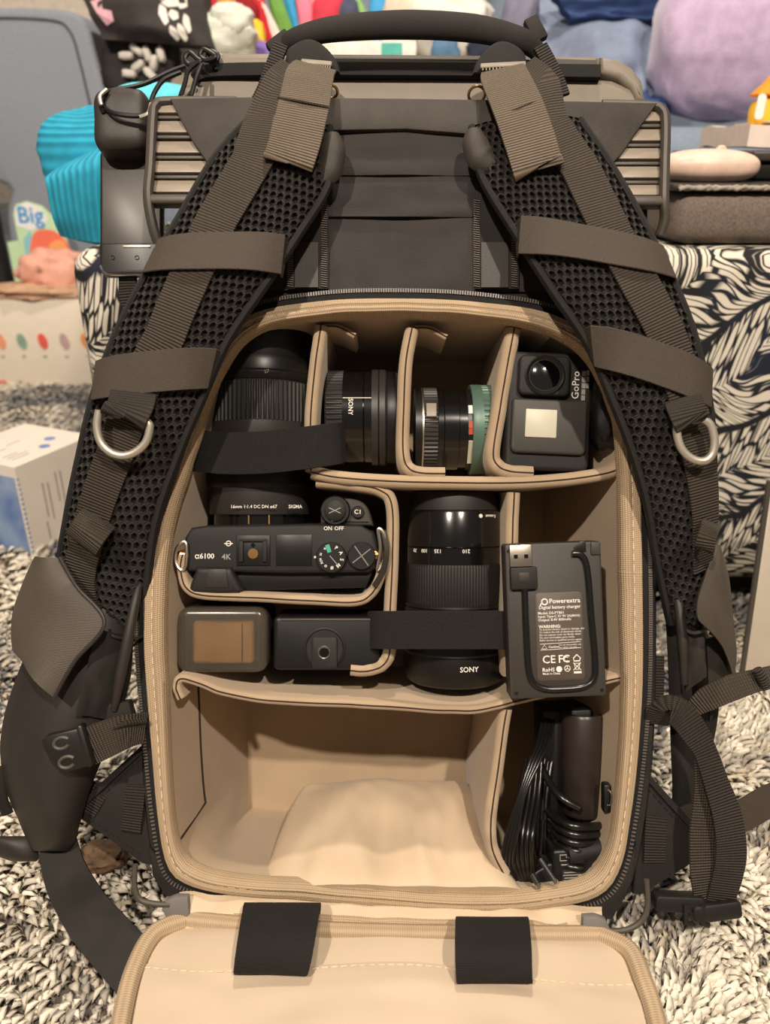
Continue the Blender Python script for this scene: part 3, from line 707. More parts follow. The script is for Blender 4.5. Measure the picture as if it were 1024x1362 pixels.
# --- dividers
def slab(bm, pts, th, w0, w1, n=8, front=None):
    """padded wall standing along pts (px at depth w0), th mm thick, running back from w0 to w1"""
    P = [Vector(uv(p[0], p[1], w0)[:2] + (0,)) for p in pts]; P = catm(P, n) if len(P) > 2 else [P[0].lerp(P[1], i/8) for i in range(9)]
    m = len(P); rings = []; vv = [0]
    h = th/2
    for i, p in enumerate(P):
        t = (P[min(i+1, m-1)]-P[max(i-1, 0)]).normalized(); s = Vector((-t.y, t.x, 0))
        dw = 1.2*noise.noise(Vector((i*.25, pts[0][0]*.1, 0)))
        rings.append([BAG(p.x+s.x*a, p.y+s.y*a, b) for a, b in ((-h, w1), (-h, w0-h*.9+dw), (-h*.8, w0-h*.35+dw), (-h*.3, w0+dw), (h*.3, w0+dw), (h*.8, w0-h*.35+dw), (h, w0-h*.9+dw), (h, w1))])
        if i: vv.append(vv[-1]+(P[i]-P[i-1]).length)
    sweep(bm, rings, [0, 50, 52, 54, 56, 58, 60, 110, 112], vv)
    return [BAG(p.x, p.y, w0+0.1+1.2*noise.noise(Vector((i*.25, pts[0][0]*.1, 0)))) for i, p in enumerate(P)]
def divider(pts, th=6, w0=-8, w1=-118, n=8, seam=True, name='divider'):
    bm = BM(); ln = slab(bm, pts, th, w0, w1, n); o = obj(name, bm, 'liner', PK)
    if seam:
        bm = BM(); tube(bm, ln, 0.5, 6); obj('seam', bm, 'seam_thread', o)
    return o
divider([(414, 628), (450, 635), (520, 640), (600, 642), (690, 642), (760, 637), (812, 628), (826, 618)], 8.5, -8)
divider([(427, 432), (420, 480), (414, 540), (412, 600), (414, 626)], 8.5, -10)
divider([(548, 436), (540, 480), (537, 540), (536, 600), (543, 622), (560, 629), (592, 630)], 8.5, -10)
divider([(684, 436), (674, 490), (664, 550), (656, 600), (662, 619), (680, 627), (710, 629)], 9.5, -9)
for (x, y) in ((440, 436), (562, 438), (700, 437)):          # the folded upper tabs of the uprights
    divider([(x-10, y-2), (x+10, y-1), (x+32, y+10)], 4, -14, -60)
divider([(420, 640), (470, 645), (505, 652), (521, 672), (522, 740), (518, 830), (518, 868), (508, 886), (486, 893), (466, 892)], 8, -12)
divider([(684, 655), (682, 700), (680, 780), (676, 860), (678, 900)], 8.5, -12)
divider([(243, 738), (240, 758), (248, 782), (272, 792), (340, 795), (410, 799), (470, 801), (492, 792), (504, 772), (508, 752)], 6, -10, -80)
d2 = divider([(240, 930), (234, 914), (240, 903), (262, 908), (300, 922), (360, 932), (440, 936), (520, 940), (590, 945), (640, 944), (690, 932), (760, 916), (834, 900)], 5.5, -5)
divider([(674, 944), (668, 980), (660, 1040), (653, 1090), (655, 1130), (672, 1166)], 8, -10)
# elastic hold-down straps
def strap_over(pts, wd, name, m='velcro', th=2.0):
    bm = BM(); P = catm([Q(*p) for p in pts], 8); ribbon(bm, P, wd, OUT, th, side=UP); return obj(name, bm, m, PK)
strap_over([(232, 600, -42), (262, 600, -14), (300, 603, -3), (350, 602, 2), (405, 596, 0), (446, 590, -8), (458, 588, -26)], 26, 'hook_and_loop_strap')
strap_over([(492, 838, -16), (506, 838, -6), (540, 838, -1), (600, 838, 2), (660, 838, 0), (686, 838, -10)], 23.5, 'hook_and_loop_strap')

# --- drop-down flap on the rug
FZ = 0.030
def flp(px, py, z): return Wz(px, py, z)
def flap_outline(): return [(236, 1252), (205, 1256), (184, 1284), (170, 1330), (158, 1400), (150, 1470), (880, 1470), (872, 1400), (856, 1330), (832, 1290), (800, 1262), (760, 1256)]
# body: padded sheet from hinge to beyond the frame
L_ = catm([flp(248, 1226, .026), flp(206, 1244, .030), flp(180, 1290, .030), flp(164, 1350, .028), flp(150, 1440, .026), flp(140, 1540, .024)], 8)
R_ = catm([flp(796, 1246, .026), flp(836, 1266, .030), flp(856, 1310, .030), flp(872, 1360, .028), flp(890, 1450, .026), flp(905, 1550, .024)], 8)
def flap_fn(a, b, lift=0.0):
    i = b*(len(L_)-1); k = min(int(i), len(L_)-2); f = i-k
    l = L_[k].lerp(L_[k+1], f); r = R_[k].lerp(R_[k+1], f); p = l.lerp(r, a)
    e = (1-abs(2*a-1)**4)*min(1, b*6)
    return p + Vector((0, 0, lift + 0.004*e + 0.0016*noise.noise(Vector((a*6, b*5, 1.5)))))
bm = BM(); patch(bm, flap_fn, 40, 30, 9, Vector((0, 0, 1)), (330, 150)); FL = obj('flap', bm, 'flap_satin', PK, label='pale beige satin inside of the opened flap')
bm = BM(); loop = list(reversed(L_)) + catm([L_[0], flp(380, 1238, .030), flp(530, 1244, .030), flp(680, 1246, .030), R_[0]], 8)[1:-1] + R_
tube(bm, [p+Vector((0, 0, .001)) for p in loop], 5.6, 12, flat=1.0, nrm=Vector((0, 0, 1))); obj('flap_binding', bm, 'rim_tape', FL)
# pocket on the flap
def pk_fn(a, b):
    p = flap_fn(.025+a*.95, .40+b*.60+0.03*math.sin(a*9)*(1-b), 0.0045); e = math.sin(PI*a)
    return p + Vector((0, 0, 0.0035*min(1, b*5)*e + 0.0012*noise.noise(Vector((a*8, b*6, 4)))))
bm = BM(); patch(bm, pk_fn, 40, 20, 1.5, Vector((0, 0, 1)), (300, 100)); PO = obj('flap_pocket', bm, 'flap_satin', FL)
bm = BM(); dashes(bm, [pk_fn(i/60, .035) for i in range(61)], 3.4, 1.8, 0.6, Vector((0, 0, 1)), 0.3); obj('stitching', bm, 'stitch_pale', PO, kind='stuff')
# hinge gusset between rim and flap
def gus(a, b):
    x = 240+(800-240)*a; t = Q(x, 1190+18*a, -2); e = flp(250+(796-250)*a, 1236+14*a, .026)
    p = t.lerp(e, b); return p + Vector((0, -0.003*math.sin(PI*b), 0.0035*noise.noise(Vector((a*14, b*2.0, 3)))*(0.4+2.2*abs(a-.5))))
bm = BM(); patch(bm, gus, 60, 10, 2, None, (260, 20)); obj('hinge_gusset', bm, 'liner_satin', PK)
bm = BM(); ribbon(bm, [gus(.12+.80*i/30, .62)+Vector((0, -.001, .003)) for i in range(31)], 7, (UP+OUT*2).normalized(), 1.6); HT = obj('hinge_tape', bm, 'rim_tape', PK)
bm = BM(); dashes(bm, [gus(.13+.78*i/30, .70)+Vector((0, -.001, .004)) for i in range(31)], 4, 2.4, .7, (UP+OUT*2).normalized(), .4); obj('stitching', bm, 'stitch_pale', HT, kind='stuff')
# elastic loops on the flap
for (x0, x1, x2, x3, y0, y1) in ((324, 427, 311, 409, 1203, 1292), (606, 703, 607, 708, 1222, 1304)):
    zt, zb = .040, .041
    tc = [Wz((x0+x1)/2, y0+14, .030), Wz((x0+x1)/2, y0, .047), Wz((x0+x1+x2+x3)/4, (y0+y1)/2, .057), Wz((x2+x3)/2, y1, .046), Wz((x2+x3)/2+1, y1-6, .033)]
    w0 = (Wz(x1, y0, .047)-Wz(x0, y0, .047)).length*1000; w1 = (Wz(x3, y1, .046)-Wz(x2, y1, .046)).length*1000
    bm = BM(); ribbon(bm, catm(tc, 7), [w0, w0, (w0+w1)/2, w1, w1], Vector((0, -.3, 1)), 1.6, side=RT); obj('elastic_loop', bm, 'elastic_black', FL, label='black elastic loop')
# zipper ends and wire feet at the bottom corners
for sx in (0, 1):
    f = BF(236, 1206, 8).rot('z', 5) if not sx else BF(790, 1232, 14).rot('z', -3)
    o = [(-9, 0), (-6, 5.5), (0, 7.2), (7.5, 6.4), (7.5, -6.4), (0, -7), (-6, -5.5)]
    if sx: o = [(-x, y) for x, y in o]
    bm = BM(); prism(bm, f, o, -3, 3, 1.4); obj('zipper_end', bm, 'grey_rubber', PK, label='grey rubber zipper end')
    w = [(180, 1150), (179, 1178), (186, 1196), (204, 1202), (226, 1203)] if not sx else [(860, 1170), (861, 1205), (852, 1226), (832, 1237), (806, 1238)]
    bm = BM(); tube(bm, catm([Q(x, y, 10) for x, y in w], 6), 1.7, 10); obj('wire_foot', bm, 'grille_plastic', PK)
    bm = BM(); cw = [(198, 1125), (203, 1165), (220, 1192), (258, 1196), (262, 1178), (228, 1160)] if not sx else [(846, 1120), (842, 1170), (815, 1222), (782, 1226), (786, 1200), (825, 1170)]
    prism(bm, BAG, [uv(x, y, -6)[:2] for x, y in cw], -14, -5, 1.5); obj('corner_gusset', bm, 'black_nylon', PK)

# --- hip wings, pockets, buckles
bm = BM(); prism(bm, BAG, [uv(x, y, -12)[:2] for x, y in [(196, 985), (98, 1074), (104, 1088), (190, 1150), (204, 1152)]], -18, -12, 1.6); WG = obj('hip_wing', bm, 'black_nylon', PK)
bm = BM(); ribbon(bm, [Q(196, 990, -10.5), Q(101, 1078, -10.5)], 4, OUT, 2.4); obj('edge_binding', bm, 'binding', WG)
bm = BM(); dashes(bm, [Q(194, 1003, -11.5), Q(116, 1076, -11.5)], 3.2, 2, 1.2, OUT); dashes(bm, [Q(118, 1088, -11.5), Q(190, 1140, -11.5)], 3.2, 2, 1.2, OUT); obj('stitching', bm, 'binding', WG, kind='stuff')
bm = BM(); ribbon(bm, [Q(181, 1044, -10.5), Q(178, 1075, -9), Q(174, 1106, -10.5)], 13, OUT, 2.2); obj('lash_tab', bm, 'webbing_dark', WG)
bm = BM(); prism(bm, BAG, [uv(x, y, -12)[:2] for x, y in [(858, 1028), (930, 1112), (926, 1146), (852, 1192), (842, 1190)]], -18, -12, 1.6); WG2 = obj('hip_wing', bm, 'black_nylon', PK)
bm = BM(); ribbon(bm, [Q(858, 1030, -10.5), Q(930, 1110, -10.5)], 4, OUT, 2.4); obj('edge_binding', bm, 'binding', WG2)
bm = BM(); dashes(bm, [Q(862, 1048, -11.5), Q(924, 1118, -11.5)], 3.2, 2, 1.2, OUT); dashes(bm, [Q(924, 1140, -11.5), Q(860, 1184, -11.5)], 3.2, 2, 1.2, OUT); obj('stitching', bm, 'binding', WG2, kind='stuff')
bm = BM(); ribbon(bm, [Q(873, 1086, -10.5), Q(871, 1115, -9), Q(870, 1146, -10.5)], 14, OUT, 2.2); obj('lash_tab', bm, 'webbing_dark', WG2)
# left pocket: fat bag body + flap
def px_body(name, rows, m, parent, bulge, w, thick, label=None):
    """soft pocket: rows of (y, xl, xr)"""
    bm = BM(); rings = []; P = catm([(r[1], r[0], r[2]) for r in rows], 6)
    for i, q in enumerate(P):
        xl, y, xr = q.x, q.y, q.z; t = i/(len(P)-1); b = bulge*math.sin(PI*(0.08+0.84*t))**0.6; ring = []
        for j in range(13):
            a = j/12; ring.append(Q(xl+(xr-xl)*a, y, w + b*math.sin(PI*(0.03+.94*a))**0.7))
        for j in range(12, -1, -1):
            a = j/12; ring.append(Q(xl+(xr-xl)*a, y, w - thick*(0.3+math.sin(PI*a))))
        rings.append(ring)
    sweep(bm, rings, [k*4 for k in range(27)], [i*3 for i in range(len(P))]); return obj(name, bm, m, parent, label=label)
HP = px_body('hip_pocket', [(800, 60, 168), (850, 42, 176), (900, 22, 174), (950, 6, 160), (1000, 0, 140), (1050, 8, 120), (1090, 24, 108), (1118, 36, 100), (1132, 44, 92)], 'dark_leatherette', PK, 26, -8, 10, 'dark grey coated hip pocket on the left')
bm = BM()
def pf(a, b):
    l = catm([Q(46, 740, 4), Q(30, 775, 12), Q(16, 818, 16), Q(16, 862, 18), Q(28, 876, 22)], 6); r = catm([Q(76, 742, 14), Q(100, 780, 24), Q(138, 828, 28), Q(98, 880, 30), Q(72, 928, 30)], 6)
    i = b*(len(l)-1); k = min(int(i), len(l)-2); return l[k].lerp(l[k+1], i-k).lerp(r[k].lerp(r[k+1], i-k), a) + OUT*.005*math.sin(PI*a)
patch(bm, pf, 14, 24, 2.0, OUT, (50, 90)); PF = obj('pocket_flap', bm, 'pocket_ribbed', HP)
bm = BM(); tube(bm, catm([Q(80, 742, 15), Q(102, 780, 25), Q(139, 828, 29), Q(99, 880, 31), Q(72, 928, 31)], 8), 1.2, 8); obj('piping', bm, 'dark_leatherette', PF)
bm = BM(); tube(bm, catm([Q(146, 838, 10), Q(150, 846, 14), Q(172, 850, 8), Q(190, 846, 0)], 6), 1.0, 8); obj('piping', bm, 'dark_leatherette', HP)
bm = BM(); sheet_px(bm, [(128, 838), (178, 848), (160, 960), (100, 950)], [20, 4, 2, 22], 2, 10, 12, 4, 2); obj('inner_panel', bm, 'black_nylon', HP)
bm = BM(); tube(bm, catm([Q(187, 770, 2), Q(180, 800, 8), Q(170, 850, 12), Q(160, 900, 12), Q(152, 945, 10)], 6), [1.6, 3, 3.4, 3.4, 2], 10); obj('cord_sleeve', bm, 'dark_leatherette', HP)
bm = BM(); prism(bm, BAG, [uv(x, y, 8)[:2] for x, y in [(145, 935), (172, 932), (178, 952), (140, 966)]], 2, 10, 1.2); obj('sleeve_end', bm, 'black_nylon', HP)
bm = BM(); tube(bm, catm([Q(0, 1020, -4), Q(2, 1060, -4), Q(10, 1082, -6)], 5), 4, 8, flat=.6); obj('side_clip', bm, 'black_plastic', HP)
px_body('pocket_lobe', [(1112, -30, 44), (1124, -22, 50), (1140, 0, 52), (1146, 18, 48)], 'dark_leatherette', HP, 8, -14, 6)
# left buckle with webbing
bm = BM(); ribbon(bm, catm([Q(192, 968, 4), Q(165, 974, 16), Q(138, 984, 20), Q(112, 996, 18)], 6), [19, 20.5, 22, 23], OUT, 2.4); obj('buckle_webbing', bm, 'webbing', PK)
bm = BM(); ribbon(bm, catm([Q(192, 955, 6), Q(168, 958, 15), Q(150, 964, 17)], 6), 8, (OUT+UP).normalized(), 2); obj('buckle_webbing', bm, 'webbing_dark', PK)
f = BF(92, 997, 22).rot('z', 16)
bm = BM(); prism(bm, f, [(-13, 9.5), (-9, 12), (9, 11), (11, 9), (11, -10), (9, -12), (-4, -12), (-7, -9), (-11, -2)], -3.5, 3.5, 1.5); BK = obj('buckle', bm, 'buckle_plastic', PK, label='black side-release buckle')
for yy in (5.5, -6.0):
    bm = BM(); tube(bm, ringpts(f.at(-1.5, yy, 3.4), 4.6, 18, .4, 5.6, 3.2), 1.1, 8); obj('prong_slot', bm, 'grille_plastic', BK)
bm = BM(); rbox(bm, f.at(10.5, 0, 0), 4, 25, 8, 1.5); obj('bar', bm, 'buckle_plastic', BK)
# strap from wing to buckle and tail across the rug
bm = BM(); ribbon(bm, catm([Q(128, 1040, -14), Q(118, 1056, -12), Q(106, 1076, -12)], 5), 22, OUT, 2); obj('wing_webbing', bm, 'webbing_dark', PK)
bm = BM(); ribbon(bm, catm([Q(76, 1118, -10), Wz(88, 1165, .045), Wz(116, 1215, .026), Wz(152, 1258, .018), Wz(190, 1300, .010), Wz(205, 1330, .006)], 8), [22, 26, 29, 30, 30], Vector((0, -.4, 1)), 2); obj('waist_strap', bm, 'black_nylon', PK, label='dark waist strap trailing under the flap')
# right side pocket and straps
HP2 = px_body('hip_pocket', [(772, 884, 900), (800, 884, 912), (840, 886, 940), (880, 888, 952), (940, 890, 956), (1000, 892, 946), (1050, 894, 930), (1080, 892, 922)], 'black_nylon', PK, 10, -30, 8, 'black hip pocket on the right')
def pf2(a, b):
    l = catm([Q(950, 724, 4), Q(940, 760, 14), Q(928, 800, 22), Q(930, 826, 26), Q(948, 834, 24)], 6); r = catm([Q(958, 726, -2), Q(970, 770, 0), Q(976, 830, 4), Q(980, 870, 4), Q(976, 905, 2)], 6)
    i = b*(len(l)-1); k = min(int(i), len(l)-2); return l[k].lerp(l[k+1], i-k).lerp(r[k].lerp(r[k+1], i-k), a) + OUT*.004*math.sin(PI*a)
bm = BM(); patch(bm, pf2, 12, 20, 2.0, OUT, (35, 80)); obj('pocket_flap', bm, 'pocket_ribbed', HP2)
bm = BM(); tube(bm, catm([Q(898, 775, -6), Q(902, 800, 0), Q(908, 850, 4), Q(910, 910, 2)], 6), [1.4, 3, 3.2, 2], 10); obj('cord_sleeve', bm, 'dark_leatherette', HP2)
for q in ([(912, 838, 4), (924, 842, 10), (940, 836, 14), (948, 830, 14)], [(944, 842, 6), (956, 845, 6), (966, 838, 6)]):
    bm = BM(); tube(bm, catm([Q(*p) for p in q], 6), 1.1, 8); obj('piping', bm, 'grille_plastic', HP2)
bm = BM(); sheet_px(bm, [(912, 842), (936, 840), (940, 900), (912, 920)], [2, 8, 6, 0], 2, 8, 8, 2, 1); obj('inner_panel', bm, 'dark_leatherette', HP2)
bm = BM(); sheet_px(bm, [(940, 850), (976, 838), (978, 900), (944, 960)], [0, 0, -4, -4], 2, 8, 8, 2, 1); obj('inner_panel', bm, 'dark_leatherette', HP2)
bm = BM(); ribbon(bm, [Q(875, 872, -14), Q(875, 905, -13), Q(874, 932, -14)], 8, OUT, 2); obj('lash_tab', bm, 'webbing_dark', PK)
bm = BM(); ribbon(bm, catm([Q(872, 962, -6), Q(886, 944, 6), Q(905, 950, 12), Q(922, 972, 14), Q(938, 1000, 14), Q(952, 1040, 15), Q(968, 1090, 14), Q(972, 1140, 10), Q(962, 1185, 4), Q(955, 1205, 0)], 7), [16, 18, 18, 17, 14, 15, 18, 19, 18, 16], OUT, 1.8); obj('hanging_webbing', bm, 'webbing_dark', PK)
bm = BM(); ribbon(bm, catm([Q(936, 1010, 12), Q(940, 1050, 8), Q(936, 1110, 6), Q(936, 1160, 4), Q(938, 1195, 0)], 7), [12, 16, 18, 17, 14], OUT, 1.8); obj('hanging_webbing', bm, 'webbing', PK)
bm = BM(); ribbon(bm, catm([Q(918, 946, 10), Q(940, 930, 16), Q(975, 914, 18), Q(1010, 904, 14), Q(1050, 896, 6)], 7), [8, 14, 15, 13, 14], (OUT+UP*.5).normalized(), 1.8); obj('loose_webbing', bm, 'webbing', PK)
bm = BM(); tube(bm, [Q(1006, 890, 19), Q(1014, 904, 19), Q(1018, 914, 17)], 3, 8); obj('strap_keeper', bm, 'webbing_dark', PK)
bm = BM(); ribbon(bm, catm([Q(905, 1090, -16), Q(925, 1085, -14), Q(960, 1090, -10), Q(985, 1086, -8), Q(1030, 1062, -6), Q(1080, 1052, -10)], 7), [14, 18, 20, 20, 20], OUT, 2); obj('waist_strap', bm, 'elastic', PK)
f = BF(925, 1202, 0).rot('z', -2)
bm = BM(); prism(bm, f, rrect(-26, -4, 4, 6, 2.5), -5, 5, 1.6); BK2 = obj('buckle', bm, 'black_plastic', PK, label='black buckle hanging by the right corner')
bm = BM(); prism(bm, f.at(11, -2, 2).rot('z', 10), rrect(-15, -5.5, 15, 5.5, 3), -5, 5, 2); obj('bar', bm, 'buckle_plastic', BK2)
for x in (-8, 2): bm = BM(); tube(bm, [f(x, 2, 5), f(x, -9, 6), f(x+4, -10, 5)], 2, 8); obj('prong', bm, 'black_plastic', BK2)
# zipper pulls of the lid with cord loops hooked over the pouch
for k, pts in enumerate(([(262, 78), (252, 70), (246, 78), (252, 86), (266, 82)], [(280, 70), (270, 66), (266, 74), (274, 80), (286, 76)], [(290, 74), (280, 68), (276, 78), (284, 84)])):
    bm = BM(); tube(bm, catm([Q(x, y, -26-3*k) for x, y in pts], 6, True), 1.6, 8, True); obj('zipper_pull', bm, 'device_black', PK)
bm = BM(); tube(bm, catm([Q(262, 84, -26), Q(250, 95, -20), Q(246, 110, -18), Q(240, 128, -16)], 6), 1.5, 8); obj('pull_cord', bm, 'device_black', PK)
bm = BM(); tube(bm, catm([Q(268, 86, -26), Q(262, 100, -20), Q(254, 128, -16)], 6), 1.5, 8); obj('pull_cord', bm, 'device_black', PK)
# ================================================================== contents of the pack
AXV = lambda f: Fr(f.o, f.X, -f.Z, f.Y)      # lathe axis along the pack's up direction; angle 270 deg faces out
AXU = lambda f: Fr(f.o, f.Y, f.Z, f.X)       # lathe axis along the pack's right direction; angle 90 deg faces out
# --- mirrorless camera lying on its back wall, lens up
c0 = BF(375, 765, -40)
MC = thing('mirrorless_camera', Q(375, 800, -70), 'black mirrorless camera with a long lens attached, in the padded left cell', 'camera')
k = K(-12)
def T(x, y, w=-12): return uv(x, y, w)[:2]
bm = BM(); prism(bm, BAG, [T(x, y) for x, y in [(246, 760), (245, 716), (254, 702), (275, 699), (420, 697), (480, 699), (496, 708), (503, 730), (500, 756), (490, 762), (380, 763)]], -72, -12, 2.4, 3)
CB = obj('body', bm, 'device_matte', MC)
bm = BM(); prism(bm, BAG, [T(x, y, -18) for x, y in [(300, 761), (498, 757), (486, 782), (320, 786)]], -70, -18, 1.5); obj('rear_screen', bm, 'device_black', MC)
bm = BM(); prism(bm, BAG, [T(x, y, -9) for x, y in [(259, 760), (260, 754), (308, 755), (310, 762), (322, 784), (318, 790), (256, 790), (250, 784)]], -50, -9, 3, 3); EC = obj('eyecup', bm, 'lens_rubber', MC)
bm = BM(); prism(bm, BAG, [T(x, y, -7.6) for x, y in [(276, 757), (300, 757), (304, 782), (272, 782)]], -9.6, -8.2, 0.5); obj('eyecup_top', bm, 'lens_grey', EC)
bm = BM(); prism(bm, BAG, [T(q.x, q.y, -17) for q in catm([(426, 699, 0), (427, 682, 0), (436, 668, 0), (456, 663, 0), (478, 666, 0), (490, 678, 0), (496, 700, 0)], 3)], -70, -17, 3, 3); GR = obj('grip', bm, 'grip_leather', MC)
f = BF(446, 679, -15); bm = BM(); lathe(bm, f, [(0.01, -2), (9.6, -2), (9.6, 2), (8.6, 3), (0.01, 3)], 40, (-2, 2, 20, 0.4)); SB = obj('shutter_dial', bm, 'device_black', MC)
bm = BM(); lathe(bm, f, [(0.01, 3), (6.6, 3), (6.6, 4.6), (5.8, 5.2), (0.01, 5.4)], 32); obj('shutter_button', bm, 'device_matte', SB)
for a in (25, -25): bm = BM(); rbox(bm, f.rot('z', a), 8, 0.5, 0.5, 0, c=(0, 0, 5.5)); obj('mark', bm, 'grey_print', SB)
bm = BM(); cyl(bm, BF(442, 692, -13), .8, 0, 1.2, 12, .1); obj('mark', bm, 'white_print', SB)
f = BF(476, 681, -16); bm = BM(); cyl(bm, f, 3.9, -1, 1.2, 28); C1 = obj('custom_button', bm, 'device_black', MC)
text('C1', f.at(0, 0, 1.3), 3.9, 'white_print', C1, bold=.05)
# hot shoe
f = BF(337, 732, -12)
bm = BM(); rbox(bm, f, 21, 19, 1.6, 0.4, c=(0, 0, .2)); HS = obj('hot_shoe', bm, 'device_black', MC)
for (cx, cy, sx, sy) in ((-7.4, 0, 2.6, 14), (7.4, 0, 2.6, 14), (0, 6.4, 17, 1.8)): bm = BM(); rbox(bm, f, sx, sy, 1.6, .3, c=(cx, cy, 1.6)); obj('rail', bm, 'device_matte', HS)
bm = BM(); lathe(bm, f.at(0, -2, 0), [(.01, 1), (3.2, 1), (3.2, 1.7), (0.01, 1.71)], 24); obj('contact', bm, 'brass', HS)
bm = BM(); cyl(bm, f.at(0, 3.4, 0), 1.3, 1, 1.5, 16, .1); obj('lock_hole', bm, 'lens_gloss', HS)
f = BF(391, 732, -12); bm = BM(); rbox(bm, f, 22.5, 19.5, 1, .3, c=(0, 0, .1)); obj('flash_lid', bm, 'lens_satin', MC)
# dials
f = BF(441, 741, -12); bm = BM(); lathe(bm, f, [(.01, -1), (9.6, -1), (9.6, 2.6), (9.0, 3.2), (.01, 3.2)], 60, (-1, 2.6, 30, .35)); MD = obj('mode_dial', bm, 'device_black', MC)
for i, s in enumerate(('P', 'A', 'S', 'M', '#', 'o', 'SCN', '=', '+')):
    a = 62 - i*37; g = f.rot('z', a).at(6.6, 0, 3.3).rot('z', -90); text(s, g, 3.2 if len(s) < 3 else 1.9, 'white_print', MD, 'mode_mark', bold=.05)
g = f.rot('z', 108); bm = BM(); rbox(bm, g, 5, 2.6, .3, 0, c=(5.8, 0, 3.3)); obj('mode_mark', bm, 'teal_print', MD)
bm = BM(); rbox(bm, f.rot('z', -50), 9, .45, .3, 0, c=(3, 0, 3.3)); obj('index_line', bm, 'grey_print', MD)
f = BF(481, 739, -12); bm = BM(); lathe(bm, f, [(.01, -1), (8.8, -1), (8.8, 2.2), (8.2, 2.8), (.01, 2.8)], 60, (-1, 2.2, 30, .35)); CDL = obj('control_dial', bm, 'device_black', MC)
for a, l in ((-55, 15), (38, 14)): bm = BM(); rbox(bm, f.rot('z', a), l, .7, .4, 0, c=(0, 0, 2.9)); obj('cross_line', bm, 'steel', CDL)
text('\u03b16100', BF(272, 740, -11.4), 4.6, 'white_print', MC, bold=.08)
text('4K', BF(301, 741, -11.4), 5.0, 'grey_print', MC, bold=.06)
g = BF(304, 723, -11.6); bm = BM(); tube(bm, ringpts(g, 1.5, 18), .35, 6, True); SM_ = obj('sensor_mark', bm, 'white_print', MC)
bm = BM(); rbox(bm, g, 5.4, .5, .3, 0); obj('mark', bm, 'white_print', SM_)
text('ON', BF(436, 703, -11.3), 3.4, 'white_print', MC, bold=.05); text('OFF', BF(451, 703, -11.3), 3.4, 'white_print', MC, bold=.05)
bm = BM(); rbox(bm, BF(419, 741, -11.6), 1.3, 1.3, .5, 0); obj('mark', bm, 'white_print', MC)
# strap lugs
for sx, pts in ((0, [(247, 722), (236, 728), (233, 745), (240, 758), (247, 752)]), (1, [(503, 704), (511, 712), (512, 735), (508, 752), (502, 758), (506, 730)])):
    bm = BM(); tube(bm, catm([Q(x, y, -10) for x, y in pts], 6, True), 1.2, 8, True); LG = obj('strap_lug', bm, 'steel', MC)
    bm = BM(); cyl(bm, AXU(BF(246 if not sx else 503, 738, -14)), 3.2, -3, 3, 20); obj('lug_post', bm, 'brass', LG)
bm = BM(); ribbon(bm, catm([Q(509, 706, -12), Q(514, 730, -8), Q(510, 758, -8), Q(498, 780, -8)], 6), 4, (OUT+RT*.4).normalized(), 2); obj('wrist_cord', bm, 'dark_leatherette', MC)
# lens
ax = AXV(BF(347, 700, -50)); kk = K(-50)
def LZ(y, w=-50): return (700-y)*kk
ax = Fr(BF(347, 700, -50).o, RT, -OUT, UP)
def lensseg(name, fr, prof, m, parent, seg=72, fl=None, label=None): bm = BM(); lathe(bm, fr, prof, seg, fl); return obj(name, bm, m, parent, label=label)
lensseg('mount_ring', ax, [(.01, -4), (31, -4), (31, LZ(682)), (.01, LZ(682))], 'lens_gloss', MC)
for xx in (331, 358): bm = BM(); tube(bm, [Q(xx, 697, -18.5), Q(xx, 685, -18.5)], 0.9, 6); obj('highlight_strip', bm, 'brass', MC)  # brass lines stand in for highlights on the mount ring
LB = lensseg('lens_barrel', ax, [(.01, LZ(684)), (33.5, LZ(684)), (34, LZ(682)), (34, LZ(650)), (35.5, LZ(647)), (35.5, LZ(600)), (36, LZ(598)), (36, LZ(566)), (.01, LZ(566))], 'lens_grey', MC)
lensseg('barrel_band', ax, [(35.6, LZ(646)), (36.1, LZ(645)), (36.1, LZ(601)), (35.6, LZ(600))], 'lens_satin', LB)
lensseg('focus_ring', ax, [(.01, LZ(568)), (35, LZ(568)), (36.4, LZ(566)), (36.4, LZ(517)), (35, LZ(515)), (.01, LZ(515))], 'lens_rubber', MC, 288, (LZ(566), LZ(517), 72, .9), 'finely ribbed focus ring')
lensseg('front_ring', ax, [(.01, LZ(515)), (34.5, LZ(515)), (36.8, LZ(509)), (36.8, LZ(505)), (35.2, LZ(502)), (35.2, LZ(490)), (34, LZ(484)), (.01, LZ(484))], 'lens_satin', MC)
HD = lensseg('lens_hood', ax, [(.01, LZ(484)), (33, LZ(484)), (33.5, LZ(478)), (35.5, LZ(445)), (35.5, LZ(432)), (30, LZ(430)), (.01, LZ(430))], 'device_black', MC)
g = BF(338, 674, -15.4); text('16mm 1:1.4 DC DN \u00f867', g.at(0, 0, 1.5), 2.9, 'white_print', LB, bold=.02)
text('SIGMA', BF(394, 674, -18).rot('y', 28).at(0, 0, -1.6), 3.2, 'white_print', LB, bold=.04)
text('018  \u00f867', BF(345, 494, -14.2), 3.4, 'grey_print', MC)
bm = BM(); rbox(bm, BF(291, 635, -26), 2.4, 2.4, 2, .4); obj('switch', bm, 'slat_plastic', LB)

